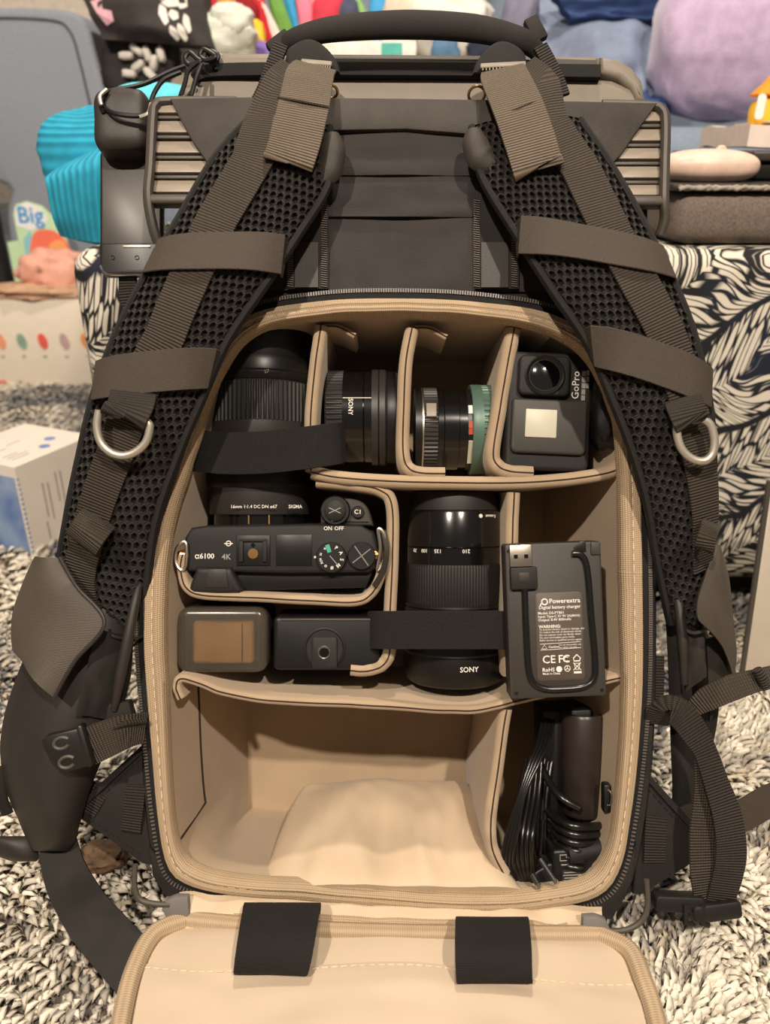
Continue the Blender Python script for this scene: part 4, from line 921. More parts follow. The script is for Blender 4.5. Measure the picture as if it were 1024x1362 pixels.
# --- small prime lens lying on its side
PL = thing('prime_lens', Q(485, 622, -50), 'small black prime lens on its side between the first two upright dividers', 'lens')
f = BF(440, 556, -50); ax = AXU(f); kk = K(-50)
def PX(x): return (x-440)*kk
lensseg('rear_cap', ax, [(.01, PX(436)), (30, PX(436)), (31.5, PX(438)), (31.5, PX(458)), (.01, PX(458))], 'lens_rubber', PL, 240, (PX(438), PX(458), 60, .8))
B1 = lensseg('barrel', ax, [(.01, PX(458)), (31, PX(458)), (31, PX(484)), (30.4, PX(485)), (31, PX(486)), (31, PX(495)), (.01, PX(495))], 'lens_gloss', PL)
lensseg('focus_ring', ax, [(.01, PX(495)), (32.2, PX(495)), (32.2, PX(503)), (31.2, PX(504)), (32.2, PX(505)), (32.2, PX(512)), (31, PX(514)), (.01, PX(514))], 'lens_grey', PL)
lensseg('front_rim', ax, [(.01, PX(514)), (30.5, PX(514)), (31, PX(516)), (31, PX(526)), (29, PX(529)), (27, PX(527)), (.01, PX(524))], 'device_black', PL)
text('SONY', BF(466, 541, -18.6).rot('x', -14).rot('z', -90), 4.2, 'white_print', B1, bold=.05)
bm = BM(); tube(bm, [f(PX(459), 9.2, 29.9), f(PX(495), 9.2, 29.9)], .5, 6); obj('highlight_line', bm, 'steel', B1)  # steel line laid on the barrel in place of its highlight

# --- vintage lens with green ring
VL = thing('manual_lens', Q(600, 628, -50), 'manual lens with a sage green front ring on its side between two dividers', 'lens')
f = BF(550, 572, -46); ax = AXU(f); kk = K(-46)
def PX(x): return (x-550)*kk
lensseg('rear_mount', ax, [(.01, PX(551)), (27, PX(551)), (27.5, PX(560)), (.01, PX(560))], 'lens_satin', VL)
lensseg('mount_line', ax, [(27, PX(559)), (28.1, PX(559.5)), (28.1, PX(561.5)), (27, PX(562))], 'steel', VL)
lensseg('aperture_ring', ax, [(.01, PX(562)), (28, PX(562)), (28, PX(579)), (27, PX(580)), (.01, PX(580))], 'lens_grey', VL, 240, (PX(562), PX(579), 60, .7))
bm = BM(); rbox(bm, Fr(f(PX(570.5), 9.6, 26.2), RT, UP, OUT).rot('x', -19), 6.6, 9.4, 3, .5); obj('ring_pad', bm, 'slat_plastic', VL)
lensseg('barrel', ax, [(.01, PX(580)), (26.6, PX(580)), (26.6, PX(587)), (27.6, PX(588)), (27.6, PX(606)), (26.6, PX(607)), (26.6, PX(620)), (.01, PX(620))], 'lens_gloss', VL)
SCR = lensseg('scale_ring', ax, [(.01, PX(617)), (27.2, PX(617)), (27.2, PX(624)), (.01, PX(624))], 'lens_satin', VL)
for (a, b, m) in ((8, 14, 'white_print'), (-6, -2, 'red_mark'), (-1.6, 2.6, 'red_mark'), (-26, -9, 'lcd')):
    yy = (a+b)/2; an = math.asin(yy/29); bm = BM(); rbox(bm, Fr(f(PX(620.5), 27.3*math.sin(an), 27.3*math.cos(an)), RT, UP, OUT).rot('x', -math.degrees(an)), 3.0, b-a, .7, 0); obj('scale_mark', bm, m, SCR)
lensseg('green_ring', ax, [(.01, PX(623)), (29.6, PX(623)), (30, PX(624)), (30, PX(637)), (.01, PX(637))], 'sage_green', VL, label='sage green metal ring')
lensseg('knurled_edge', ax, [(.01, PX(637)), (29.8, PX(637)), (29.8, PX(651)), (28, PX(653)), (.01, PX(653))], 'sage_green', VL, 240, (PX(637), PX(651), 48, .9))

# --- action camera
AC = thing('action_camera', Q(728, 626, -25), 'dark grey action camera with square lens and small screen in the upper right cell', 'camera')
f = BF(731, 547, -12).rot('z', -2.5); kk = K(-12)
bm = BM(); prism(bm, f, rrect(-27, -37, 26, 37, 5), -24, 0, 2.5, 3); AB = obj('body', bm, 'device_matte', AC)
bm = BM(); prism(bm, f, rrect(-24, -27, 23, 7, [2, 2, 4, 4]), -1, 3.2, 1.6, 3); FP = obj('front_panel', bm, 'charger_plastic', AC)
bm = BM(); prism(bm, f, [(-10+x, y) for x, y in rrect(-9.5, -9, 9.5, 8.5, .8)], 2.8, 3.7, .2); g = f
bm.free(); bm = BM(); prism(bm, f, rrect(-15.5, -17, 4, 0.5, .8), 2.8, 3.8, .3); obj('screen', bm, 'lcd', FP, label='pale status screen')
bm = BM(); prism(bm, f, rrect(-21, 9, 11, 34, 4), -1, 5.0, 1.8, 3); LH = obj('lens_housing', bm, 'device_matte', AC)
g = f.at(-5, 21.5, 0)
bm = BM(); lathe(bm, g, [(12.4, 4.6), (12.4, 5.8), (11.6, 6.2), (10.4, 5.6), (9.6, 4.8), (.01, 4.8)], 40); obj('lens_ring', bm, 'lens_satin', LH)
bm = BM(); lathe(bm, g, [(9.4, 5), (7, 6), (3, 6.6), (.01, 6.8)], 40); obj('lens_glass', bm, 'lens_glass', LH)
text('GoPro', f.at(15.6, 17, 0.3).rot('z', 90), 6.4, 'white_print', AB, bold=.03)
for i in range(5):
    for j in range(2):
        if (i, j) not in ((4, 0),): 
            pass
for (x, y) in ((20.4, 9.2), (20.4, 13), (20.4, 16.8), (20.4, 20.6), (20.4, 24.4), (22.8, 17), (22.8, 21), (22.8, 25)):
    bm = BM(); rbox(bm, f, 2.4 if x < 22 else 1.8, 3.2, .3, 0, c=(x, y, .3)); obj('logo_square', bm, 'grey_print', AB)
# black pouch beside it, enlarged to stand in for the deep shadow there
PB = BM(); lump(PB, BF(808, 520, -20), 13, 38, 16, 5, .12, 2, 3.2); obj('pouch_and_shadow', PB, 'device_black', label='black soft pouch, enlarged to stand in for deep shadow, right of the action camera', cat='pouch')

# --- telephoto lens
TLN = thing('telephoto_lens', Q(604, 905, -46), 'tall black telephoto zoom lens standing in the middle cell under a strap', 'lens')
kk = K(-48); fr0 = BF(604, 905, -48); ax = Fr(fr0.o, RT, -OUT, UP)
def LZ(y): return (905-y)*kk
lensseg('rear_cap', ax, [(.01, LZ(680)), (30, LZ(680)), (30, LZ(660)), (29, LZ(655)), (.01, LZ(655))], 'lens_rubber', TLN)
ZB = lensseg('barrel', ax, [(.01, LZ(748)), (31.5, LZ(748)), (31.5, LZ(727)), (30.9, LZ(726)), (31.5, LZ(725)), (31, LZ(682)), (30, LZ(678)), (.01, LZ(678))], 'lens_gloss', TLN)
lensseg('zoom_ring', ax, [(.01, LZ(800)), (32, LZ(800)), (32.6, LZ(798)), (32.6, LZ(752)), (32, LZ(748)), (.01, LZ(748))], 'lens_rubber', TLN, 288, (LZ(798), LZ(752), 96, .6))
lensseg('front_barrel', ax, [(.01, LZ(862)), (33, LZ(862)), (33, LZ(808)), (32, LZ(805)), (33, LZ(803)), (32, LZ(800)), (.01, LZ(800))], 'lens_satin', TLN)
FB = lensseg('lens_hood', ax, [(.01, LZ(905)), (29, LZ(904)), (32, LZ(900)), (34.5, LZ(885)), (34.5, LZ(863)), (33, LZ(861)), (.01, LZ(861))], 'device_black', TLN)
text('SONY', BF(624, 891, -13.2).rot('y', 12), 4.6, 'white_print', FB, bold=.05)
for s, x in (('210', 614), ('135', 577), ('100', 560), ('70', 548)):
    u = (x-604)*K(-20); a = math.asin(max(-1, min(1, u/31.6))); text(s, Fr(fr0(31.8*math.sin(a), LZ(730), 31.8*math.cos(a)), RT, UP, OUT).rot('y', math.degrees(a)).rot('z', 180), 3.4, 'white_print', ZB, bold=.03)
bm = BM(); a = math.asin(30*K(-20)/31.6); cyl(bm, Fr(fr0(31.6*math.sin(a), LZ(686), 31.6*math.cos(a)), RT, UP, OUT).rot('y', math.degrees(a)), 1.3, -.3, .4, 16, .1); obj('mount_dot', bm, 'white_print', ZB)
a = math.asin(44*K(-20)/31.6); text('E-mount', Fr(fr0(31.8*math.sin(a), LZ(686), 31.8*math.cos(a)), RT, UP, OUT).rot('y', math.degrees(a)).rot('z', 180), 2.8, 'white_print', ZB, bold=.03)

# --- battery charger
CH = thing('battery_charger', Q(740, 928, -4), 'dark grey USB battery charger with printed label leaning in front of the right cell', 'charger')
f = BF(739, 827, 8).rot('z', 2.2)
kk = K(8)
def CP(x, y): return ((x-739)*kk, (827-y)*kk)
bm = BM(); prism(bm, f, rrect(CP(675, 0)[0], CP(0, 928)[1], CP(803, 0)[0], CP(0, 722)[1], 2), -16, 0, 1.2); CBD = obj('body', bm, 'charger_plastic', CH)
bm = BM(); prism(bm, f, rrect(CP(712, 0)[0], CP(0, 905)[1], CP(775, 0)[0], CP(0, 788)[1], 2.5), -.4, .35, .2); LB2 = obj('label_plate', bm, 'charger_label', CH)
bm = BM(); rbox(bm, f, 13.2, 13, 6, .5, c=(CP(695, 0)[0], CP(0, 737)[1], .2)); US = obj('usb_plug', bm, 'steel', CH, label='bare metal USB plug')
for dx in (-3.1, 3.1): bm = BM(); rbox(bm, f, 2.3, 2.3, .4, 0, c=(CP(695, 0)[0]+dx, CP(0, 738)[1], 3.2)); obj('hole', bm, 'lens_gloss', US)
bm = BM(); rbox(bm, f, 16, 13.5, 7, 1, c=(CP(698, 0)[0], CP(0, 767)[1], 0)); PG = obj('plug_body', bm, 'device_matte', CH)
bm = BM(); rbox(bm, f, 6, 5, .3, .1, c=(CP(698, 0)[0], CP(0, 765)[1], 3.5)); obj('emblem', bm, 'charger_plastic', PG)
bm = BM(); rbox(bm, f, 5, 2.4, 5, .6, c=(CP(699, 0)[0], CP(0, 781)[1], 0)); obj('strain_relief', bm, 'device_black', PG)
cb = [(699, 780), (699, 830), (700, 885), (706, 906), (722, 915), (748, 916), (772, 914), (786, 904), (789, 880), (786, 820), (784, 770), (781, 748), (774, 738), (764, 737)]
bm = BM(); tube(bm, catm([f(*CP(x, y), 1.2) for x, y in cb], 6), 1.9, 10); obj('cable', bm, 'cable_rubber', CH)
bm = BM(); prism(bm, f, [CP(x, y) for x, y in [(776, 721), (783, 721), (783, 736), (770, 736), (766, 730)]], -.5, .3, .2); obj('cable_slot', bm, 'device_black', CH)
bm = BM(); prism(bm, f, rrect(CP(789, 0)[0], CP(0, 740)[1], CP(802, 0)[0], CP(0, 723)[1], 1), -.5, 1.0, .4); obj('cable_clip', bm, 'charger_plastic', CH)
for (x, y) in ((680, 731), (797, 727), (683, 920), (797, 920)): bm = BM(); cyl(bm, f.at(*CP(x, y), 0), 1.1, -.2, .35, 14, .1); obj('screw', bm, 'device_black', CH)
def ct(s, x, y, sz, ax_='LEFT', bold=.02, m='white_print', space=1.0): text(s, f.at(*CP(x, y), .45), sz, m, LB2, ax=ax_, bold=bold, space=space)
ct('Powerextra', 731, 799.5, 3.9, bold=.05); ct('Digital battery charger', 717, 807.5, 2.75, bold=.03)
bm = BM(); tube(bm, ringpts(f.at(*CP(725, 800), .45), 1.7, 20), .45, 6, True); obj('emblem', bm, 'white_print', LB2)
bm = BM(); rbox(bm, f.at(*CP(720.5, 802.5), .45).rot('z', 55), 2.6, .8, .2, 0); obj('emblem', bm, 'white_print', LB2)
ct('Model: DS-PTB01', 715.5, 815, 2.2); ct('Input: Type-C 5V 9V 2A(MAX)', 715.5, 819.5, 2.0); ct('Output: 8.4V 800mAh', 715.5, 824, 2.2)
ct('WARNING:', 716, 833, 2.6, bold=.06)
for i, s in enumerate(('To prevent electric shock or damage, dry.', 'To reduce the risk of electronic shock,', 'Do not expose cover (or fluids) water.', 'No user-serviceable parts inside.', 'Refer service to qualified service agent.')): ct(s, 716.5, 836.8+i*3.6, 1.6, bold=0)
fx = f.at(0, 0, .45)
bm = BM(); o = [CP(x, y) for x, y in ((717, 856), (770.5, 854.5), (771, 862.5), (717.5, 864))]; tube(bm, [fx(*p, 0) for p in o], .16, 4, True); obj('frame_line', bm, 'white_print', LB2)
bm = BM(); tube(bm, [fx(*CP(x, y), 0) for x, y in ((719, 862.5), (722.5, 857), (726, 862.3))], .28, 4, True); obj('warning_triangle', bm, 'white_print', LB2)
ct('Caution:', 728, 860, 1.9, bold=.02); ct('Do not disassemble, not', 742, 857.8, 1.35, bold=0); ct('for indoor use only.', 742, 861.2, 1.35, bold=0)
ct('C', 719, 877, 6.6, bold=.06); ct('E', 729.5, 877, 6.6, bold=.06); ct('F', 740, 877, 6.6, bold=.06); ct('C', 745.5, 877, 6.6, bold=.06)
bm = BM(); tube(bm, ringpts(f.at(*CP(751, 877), .45), 1.3, 14, .7, 5.6), .3, 4); obj('mark', bm, 'white_print', LB2)
bm = BM(); tube(bm, [fx(*CP(x, y), 0) for x, y in ((761, 880), (760.5, 876), (765, 871.5), (769.5, 876), (768.5, 880))], .42, 5, True); obj('house_mark', bm, 'white_print', LB2)
bm = BM(); tube(bm, [fx(*CP(x, y), 0) for x, y in ((761, 883), (769, 883), (767, 891), (763, 891))], .3, 5, True); obj('bin_mark', bm, 'white_print', LB2)
for q in (((760, 882), (770, 892)), ((770, 882), (760, 892))): bm = BM(); tube(bm, [fx(*CP(*q[0]), 0), fx(*CP(*q[1]), 0)], .25, 5); obj('bin_mark', bm, 'white_print', LB2)
ct('RoHS', 718.5, 890.5, 3.2, bold=.05); bm = BM(); cyl(bm, f.at(*CP(741, 890), .3), 1.8, 0, .3, 18, .05); obj('mark', bm, 'white_print', LB2)
bm = BM(); tube(bm, ringpts(f.at(*CP(752, 889.5), .45), 1.7, 18), .25, 5, True); obj('mark', bm, 'white_print', LB2)
for a in (90, 210, 330): bm = BM(); rbox(bm, f.at(*CP(752, 889.5), .45).rot('z', a), 1.5, .4, .2, 0, c=(.75, 0, 0)); obj('mark', bm, 'white_print', LB2)
ct('Made in China', 718.8, 895.6, 1.8); bm = BM(); rbox(bm, f.at(*CP(765.5, 895), .4), 4.6, 1.3, .2, 0); obj('mark', bm, 'white_print', LB2)

# --- smoky battery case
BC = thing('battery_case', Q(296, 893, -30), 'smoky translucent battery case with tan batteries inside, left of the small black light', 'case')
f = BF(296, 851, -14); kk = K(-14)
bm = BM(); prism(bm, f, rrect(-28, -20, 28, 20, 7), -40, -10, 2, 3); obj('base', bm, 'device_matte', BC)
bm = BM(); prism(bm, f, rrect(-28.5, -20.5, 28.5, 20.5, 7.5), -12, 3, 4.5, 4)
LDD = obj('lid', bm, 'smoke_plastic', BC, label='smoky see-through lid')
bm = BM(); rbox(bm, f, 38, 26, 8, 2, 3, c=(0, -2, -7.5)); BT = obj('battery', bm, 'tan_battery', BC)
for x in (12,): bm = BM(); rbox(bm, f, .6, 24, .6, 0, c=(x, -2, -3.4)); obj('cell_gap', bm, 'tube_brown', BT)
for x in (-22, 23): bm = BM(); rbox(bm, f, .8, 34, .8, .2, c=(x, 0, 2.6)); obj('lid_rib', bm, 'smoke_plastic', LDD)

# --- small cube light with mounting thread
LE = thing('video_light', Q(434, 890, -30), 'small black video light with a threaded mount hole, under the camera', 'light')
f = BF(434, 855, -14); kk = K(-14)
bm = BM(); prism(bm, f, rrect(-33.5, -17.5, 33.5, 16.5, 3.5), -40, 0, 2.5, 3); LEB = obj('body', bm, 'device_black', LE)
bm = BM(); rbox(bm, f, 58, 1.2, 1.2, .3, c=(0, 14.6, .2)); obj('edge_strip', bm, 'grille_plastic', LEB)  # paler strip stands in for the highlight along the top edge
g = f.at(-1, -3, 0); bm = BM(); lathe(bm, g, [(13, -.5), (13, 1.2), (12, 1.8), (11.2, 1.0), (.01, 1.0)], 40); MP = obj('mount_plate', bm, 'device_matte', LE)
bm = BM(); prism(bm, g.at(0, -1.5, 0), rrect(-8, -11.5, 8, 8.5, 2), .6, 2.6, .8); obj('square_pad', bm, 'device_matte', MP)
bm = BM(); lathe(bm, g.at(-.2, -2.5, 0), [(2.6, 2.0), (3.4, 2.6), (3.9, 3.0), (4.2, 2.6), (4.2, 2.0)], 28); lathe(bm, g.at(-.2, -2.5, 0), [(3.0, 2.6), (2.6, 2.2), (2.5, .8), (.01, .8)], 28); TR = obj('thread', bm, 'steel', MP, label='metal screw thread')

bm = BM(); cyl(bm, g.at(-.2, -2.5, 0), 2.9, 2.2, 2.75, 24, .1); obj('thread_hole', bm, 'lens_gloss', MP)

# --- beige soft pouch in the bottom compartment
bm = BM()
def pz(a, b):
    # a across, b from the back top edge (0) to the front rim (1)
    l = catm([Q(404, 1046, -96), Q(392, 1064, -84), Q(376, 1098, -60), Q(362, 1136, -34), Q(348, 1182, -4)], 6); r = catm([Q(624, 1044, -96), Q(636, 1062, -84), Q(648, 1098, -60), Q(662, 1136, -34), Q(694, 1184, -4)], 6)
    i = b*(len(l)-1); k = min(int(i), len(l)-2); p = l[k].lerp(l[k+1], i-k).lerp(r[k].lerp(r[k+1], i-k), a)
    e = (1-abs(2*a-1)**4)**.7*(0.30+0.70*math.sin(PI*min(1, .06+b*.9))**.7)
    fold = 3.4*noise.noise(Vector((a*3.5+b*1.5, b*2.2, 8.8))) + 3.0*noise.noise(Vector((a*7, b*1.4, 2.1)))*(b**1.2) + 0.8*noise.noise(Vector((a*16, b*5, 1)))
    return p + (OUT*.75+UP*.65)*(0.020*e + .0026*fold*e)
patch(bm, pz, 48, 34, 12, (OUT*.6+UP*.8).normalized(), (140, 90))
obj('fabric_pouch', bm, 'liner_satin', label='soft beige satin pouch filling the bottom compartment', cat='pouch')

# --- power cables and adapter in the lower right
CO = thing('power_cable', Q(700, 1182, -20), 'glossy black power cord bundled in long loops beside the adapter, lower right cell', 'cable')
def cord(pts, r=1.6, m='cable_rubber', parent=None, name='cord_loop', n=8): bm = BM(); tube(bm, catm([Q(*p) for p in pts], n), r, 9); return obj(name, bm, m, parent)
for d in range(4):
    x = d*4.6; cord([(722+x, 955+d, -45), (716+x, 985, -28), (704+x*.9, 1015, -16), (690+x*.5, 1060, -10), (674+x, 1110, -12+d), (668+x, 1150, -14), (678+x, 1172, -20)], 1.3, parent=CO)
for d in range(5):
    x = d*6.5; cord([(700+x*.8, 1010-d*4, -40), (690+x, 1060, -26), (682+x, 1110, -16+2*d), (684+x*.9, 1150, -14+d), (700+x*.4, 1176, -22), (716, 1150, -30), (722, 1090, -34)], 1.7, parent=CO)
for d in range(3):
    x = d*5; cord([(726+x, 1000, -48), (718+x, 1050, -40), (714+x, 1110, -34), (718+x, 1160, -34)], 1.9, parent=CO)
f = BF(728, 1172, -14).rot('z', 32); bm = BM(); prism(bm, f, rrect(-10, -7, 9, 9, 3), -16, 0, 2, 3); PGB = obj('plug', bm, 'device_black', CO)
for (a, b) in (((718, 1142), (738, 1172)), ((708, 1164), (716, 1178))):
    bm = BM(); tube(bm, [Q(a[0], a[1], -6), Q(b[0], b[1], 0)], 1.6, 10); obj('pin', bm, 'lens_grey', PGB)
    bm = BM(); cyl(bm, BF(b[0], b[1], 0), 1.9, -1, 1.2, 14, .6); obj('pin_tip', bm, 'chrome', PGB)
PA = thing('power_adapter', Q(775, 1100, -30), 'black tubular power adapter with a ribbed flexible end in the lower right cell', 'adapter')
fr0 = BF(775, 1080, -38); ax = Fr(fr0.o, RT, -OUT, UP); kk = K(-38)
lensseg('tube', ax, [(.01, 0), (13, 0), (14, 2), (14, 64), (13, 66), (11, 66), (11, 60), (.01, 60)], 'tube_brown', PA, 40)
bm = BM(); prism(bm, BAG, [uv(x, y, -40)[:2] for x, y in [(722, 948), (790, 945), (806, 962), (808, 1080), (800, 1100), (725, 1100)]], -75, -44, 3); obj('block', bm, 'device_black', PA)
bm = BM(); rbox(bm, BF(806, 1060, -14), 5, 18, 8, 1.5); HK = obj('clip', bm, 'device_black', PA)
bm = BM(); tube(bm, catm([Q(808, 1050, -9), Q(813, 1055, -9), Q(812, 1070, -9), Q(807, 1070, -9)], 5), .6, 8); obj('clip_wire', bm, 'chrome', HK)
for i in range(6):
    y = 1092+i*11; cord([(728+i*3, y-14, -36), (745, y, -18), (770, y+8, -12), (800, y+6, -22), (806, y+2, -34)], 2.6, parent=PA, name='coil')
cord([(716, 1010, -40), (730, 1040, -28), (748, 1062, -18), (770, 1075, -16)], 2.4, parent=PA, name='lead')
AD = thing('plug_adapter', Q(783, 1180, -20), 'small black plug adapter with grey rating print at the bottom right corner of the compartment', 'adapter')
f = BF(786, 1158, -12).rot('z', 3)
bm = BM(); prism(bm, f, rrect(-24, -17, 18, 14, 3), -30, 0, 2.5, 3); ADB = obj('body', bm, 'device_black', AD)
bm = BM(); tube(bm, [f(-14, 10, -2), f(24, 12, -8)], 6, 14); obj('strain_relief', bm, 'device_matte', AD)
bm = BM(); rbox(bm, f, 12.5, 9.5, .3, 0, c=(-12, -3.5, .2)); PRN = obj('rating_label', bm, 'lens_grey', ADB)
for i in range(5): bm = BM(); rbox(bm, f, 10+(i % 2)*1.5, .6, .2, 0, c=(-12, -.2-i*1.7, .5)); obj('print_line', bm, 'grey_print', PRN)
bm = BM(); rbox(bm, f, 13, .7, .2, 0, c=(-12, 4.6, .2)); obj('print_line', bm, 'grey_print', ADB)
bm = BM(); tube(bm, ringpts(f.at(-11, 9, .2), 2.0, 16, ry=1.7), .3, 5, True); obj('mark', bm, 'grey_print', ADB)
bm = BM(); tube(bm, [f.at(-17, 9, .2)(x, y, 0) for x, y in ((-2, -1.8), (2, -1.8), (2, 1.8), (-2, 1.8))], .4, 5, True); obj('mark', bm, 'grey_print', ADB)

# --- things hanging at the upper left of the pack
HPH = thing('hanging_pouch', Q(170, 212, -30), 'small glossy black pouch hooked by a wire clip at the upper left of the backpack', 'pouch')
f = BF(168, 168, -18)
bm = BM(); lump(bm, BF(168, 170, -30), 17.6, 20.5, 16, 2, .03, 1.5, 4.5); obj('body', bm, 'dark_leatherette', HPH)
bm = BM(); lump(bm, BF(168, 140, -28), 14.5, 7, 13, 3, .02, 1.5, 3); obj('top', bm, 'collar_nylon', HPH)
for pts in ([(138, 150, -14), (134, 138, -12), (140, 124, -14), (152, 120, -18), (190, 112, -20), (225, 96, -22), (246, 88, -24)], [(138, 142, -14), (150, 150, -9), (175, 154, -8), (196, 152, -10), (202, 142, -12), (206, 132, -14)], [(200, 138, -12), (206, 122, -14), (218, 106, -18), (240, 96, -22)]):
    bm = BM(); tube(bm, catm([Q(*p) for p in pts], 6), 1.5, 8); obj('cord', bm, 'device_black', HPH)
for pts in ([(135, 140, -10), (133, 128, -10), (142, 119, -12)], [(186, 156, -8), (197, 151, -8), (201, 138, -10)]):
    bm = BM(); tube(bm, catm([Q(*p) for p in pts], 6), 1.3, 8); obj('wire_clip', bm, 'satin_steel', HPH)
PH = thing('smartphone', Q(166, 366, -34), 'dark smartphone with a grey screen hanging below the pouch at the upper left', 'phone')
f = BF(170, 288, -34)
bm = BM(); prism(bm, f, rrect(-18.5, -38, 22, 44, 4), -9, 0, 1.6, 3); PHB = obj('body', bm, 'phone_body', PH)
bm = BM(); prism(bm, f, rrect(-16.6, -18, 21, 38, .6), -.3, .4, .2); obj('screen', bm, 'phone_glass', PHB)
bm = BM(); tube(bm, catm([f(-18, -32, -.3), f(-15, -37, 0), f(-5, -38.2, 0), f(20, -38, 0)], 6), .7, 8); obj('metal_edge', bm, 'chrome', PHB)
bm = BM(); rbox(bm, f, 18, 1.6, .5, .2, c=(6, -19.6, .4)); obj('speaker_slot', bm, 'satin_steel', PHB)
for x in (-10, 6): bm = BM(); tube(bm, ringpts(f.at(x, -27, .3), 1.3, 16), .25, 5, True); obj('touch_key', bm, 'lens_grey', PHB)
bm = BM(); ribbon(bm, [f(-2, -36, -6), f(-2, -48, -6), f(0, -60, -10)], 12, OUT, 3); obj('side_strap', bm, 'webbing_dark', PK)
# ================================================================== the room behind
def feather_print():
    m = mat('feather_print', (226, 218, 200), 0.85, bump=0.3, bscale=900); nt = m.node_tree; N, L = nt.nodes, nt.links
    b = N['Principled BSDF']; tc = N.new('ShaderNodeTexCoord'); sp = N.new('ShaderNodeSeparateXYZ'); L.new(tc.outputs['Object'], sp.inputs[0])
    def M(op, a, b_=None, c=None):
        n = N.new('ShaderNodeMath'); n.operation = op
        for i, v in enumerate((a, b_, c)):
            if v is None: continue
            if isinstance(v, (int, float)): n.inputs[i].default_value = v
            else: L.new(v, n.inputs[i])
        return n.outputs[0]
    nz = N.new('ShaderNodeTexNoise'); nz.inputs['Scale'].default_value = 9; L.new(tc.outputs['Object'], nz.inputs['Vector'])
    wob_ = M('MULTIPLY', M('SUBTRACT', nz.outputs['Fac'], 0.5), 0.06)
    x = sp.outputs['X']; z = M('ADD', sp.outputs['Z'], M('MULTIPLY', sp.outputs['Y'], -1.0))
    a = M('ADD', M('ADD', M('MULTIPLY', x, 0.82), M('MULTIPLY', z, 0.57)), wob_)     # along the spines
    c = M('ADD', M('SUBTRACT', M('MULTIPLY', z, 0.82), M('MULTIPLY', x, 0.57)), wob_) # across
    pp = M('PINGPONG', c, 0.045)
    s = M('ADD', a, M('MULTIPLY', pp, 1.1))            # barbs lean away from the spine
    cv = N.new('ShaderNodeCombineXYZ'); L.new(M('MULTIPLY', s, 150.0), cv.inputs[0]); L.new(M('MULTIPLY', pp, 42.0), cv.inputs[1]); L.new(M('FLOOR', M('MULTIPLY', c, 1/0.045)), cv.inputs[2])
    v = N.new('ShaderNodeTexVoronoi'); v.feature = 'DISTANCE_TO_EDGE'; v.inputs['Scale'].default_value = 1.0; v.inputs['Randomness'].default_value = 0.8; L.new(cv.outputs[0], v.inputs['Vector'])
    ink = M('SMOOTH_MIN', M('MULTIPLY', M('SUBTRACT', v.outputs['Distance'], 0.062), 14.0), M('MULTIPLY', M('SUBTRACT', pp, 0.0025), 500.0), 0.5)
    inkc = N.new('ShaderNodeClamp'); L.new(ink, inkc.inputs[0])
    n2 = N.new('ShaderNodeTexNoise'); n2.inputs['Scale'].default_value = 14; L.new(tc.outputs['Object'], n2.inputs['Vector'])
    r = N.new('ShaderNodeMapRange'); r.inputs[1].default_value = .5; r.inputs[2].default_value = .62; L.new(n2.outputs['Fac'], r.inputs[0])
    mx = N.new('ShaderNodeMix'); mx.data_type = 'RGBA'; mx.inputs['A'].default_value = lin((24, 24, 27)); mx.inputs['B'].default_value = lin((26, 31, 46)); L.new(r.outputs[0], mx.inputs['Factor'])
    m2 = N.new('ShaderNodeMix'); m2.data_type = 'RGBA'; L.new(mx.outputs['Result'], m2.inputs['A']); m2.inputs['B'].default_value = lin((214, 206, 190)); L.new(inkc.outputs[0], m2.inputs['Factor'])
    L.new(m2.outputs['Result'], b.inputs['Base Color'])
feather_print()
OT = thing('storage_ottoman', (0.18, 0.92, ZF), 'storage ottoman covered in black and white feather print fabric behind the backpack', 'ottoman')
OX0, OX1, OY0, OY1 = -0.285, 0.66, 0.715, 1.15
bm = BM(); plain_box(bm, OX0, OX1, OY0, OY1, 0.026, 0.368, 0.022, 4); obj('body', bm, 'feather_print', OT)
bm = BM(); plain_box(bm, OX0+.03, OX1-.03, OY0+.03, OY1-.03, 0.004, 0.04); obj('base', bm, 'device_black', OT)
for x in (OX0+.07, .345, OX1-.07):
    for y in (OY0+.035, OY1-.05): bm = BM(); cyl(bm, Fr((x, y, 0), (1, 0, 0), (0, 1, 0), (0, 0, 1)), 16, -26, 30, 20, 2); obj('leg', bm, 'lens_gloss', OT)

# --- things on the ottoman, right
mat('sleeve_fabric', (112, 100, 92), 0.9, bump=0.9, bscale=700, var=0.25, vscale=500); mat('sleeve_cord', (150, 142, 130), 0.8)
SL = thing('laptop_sleeve', (0.45, 0.80, 0.37), 'grey woven laptop case with a corded edge lying on the ottoman', 'laptop case')
bm = BM(); plain_box(bm, .26, .64, .735, 1.04, .369, .413, .016, 4); obj('case', bm, 'sleeve_fabric', SL)
bm = BM(); plain_box(bm, .255, .645, .74, 1.04, .4145, .4205, .002); obj('cover', bm, 'dark_leatherette', SL)
for i in range(2):
    bm = BM(); tube(bm, [Vector((.26+.38*t/60, .738-.001*i + .0012*math.sin(t*2.4+i*PI), .417+.0012*math.cos(t*2.4+i*PI))) for t in range(61)], 1.9, 8); obj('cord_edge', bm, 'sleeve_cord', SL)
mat('laptop_shell', (64, 55, 50), 0.4)
LP = thing('laptop', (0.46, .9, .421), 'closed dark laptop with side ports on the grey case', 'laptop')
bm = BM(); plain_box(bm, .352, .64, .80, 1.02, .4215, .437, .003, 3); LPB = obj('base', bm, 'device_black', LP)
bm = BM(); plain_box(bm, .345, .645, .795, 1.025, .4375, .4475, .003, 3); obj('screen_lid', bm, 'laptop_shell', LP)
for x in (.392, .405, .418): bm = BM(); plain_box(bm, x-.0048, x+.0048, .7985, .803, .427, .4335, .0005); obj('port', bm, 'grille_plastic', LPB)
mat('rose_plastic', (226, 196, 178), 0.4)
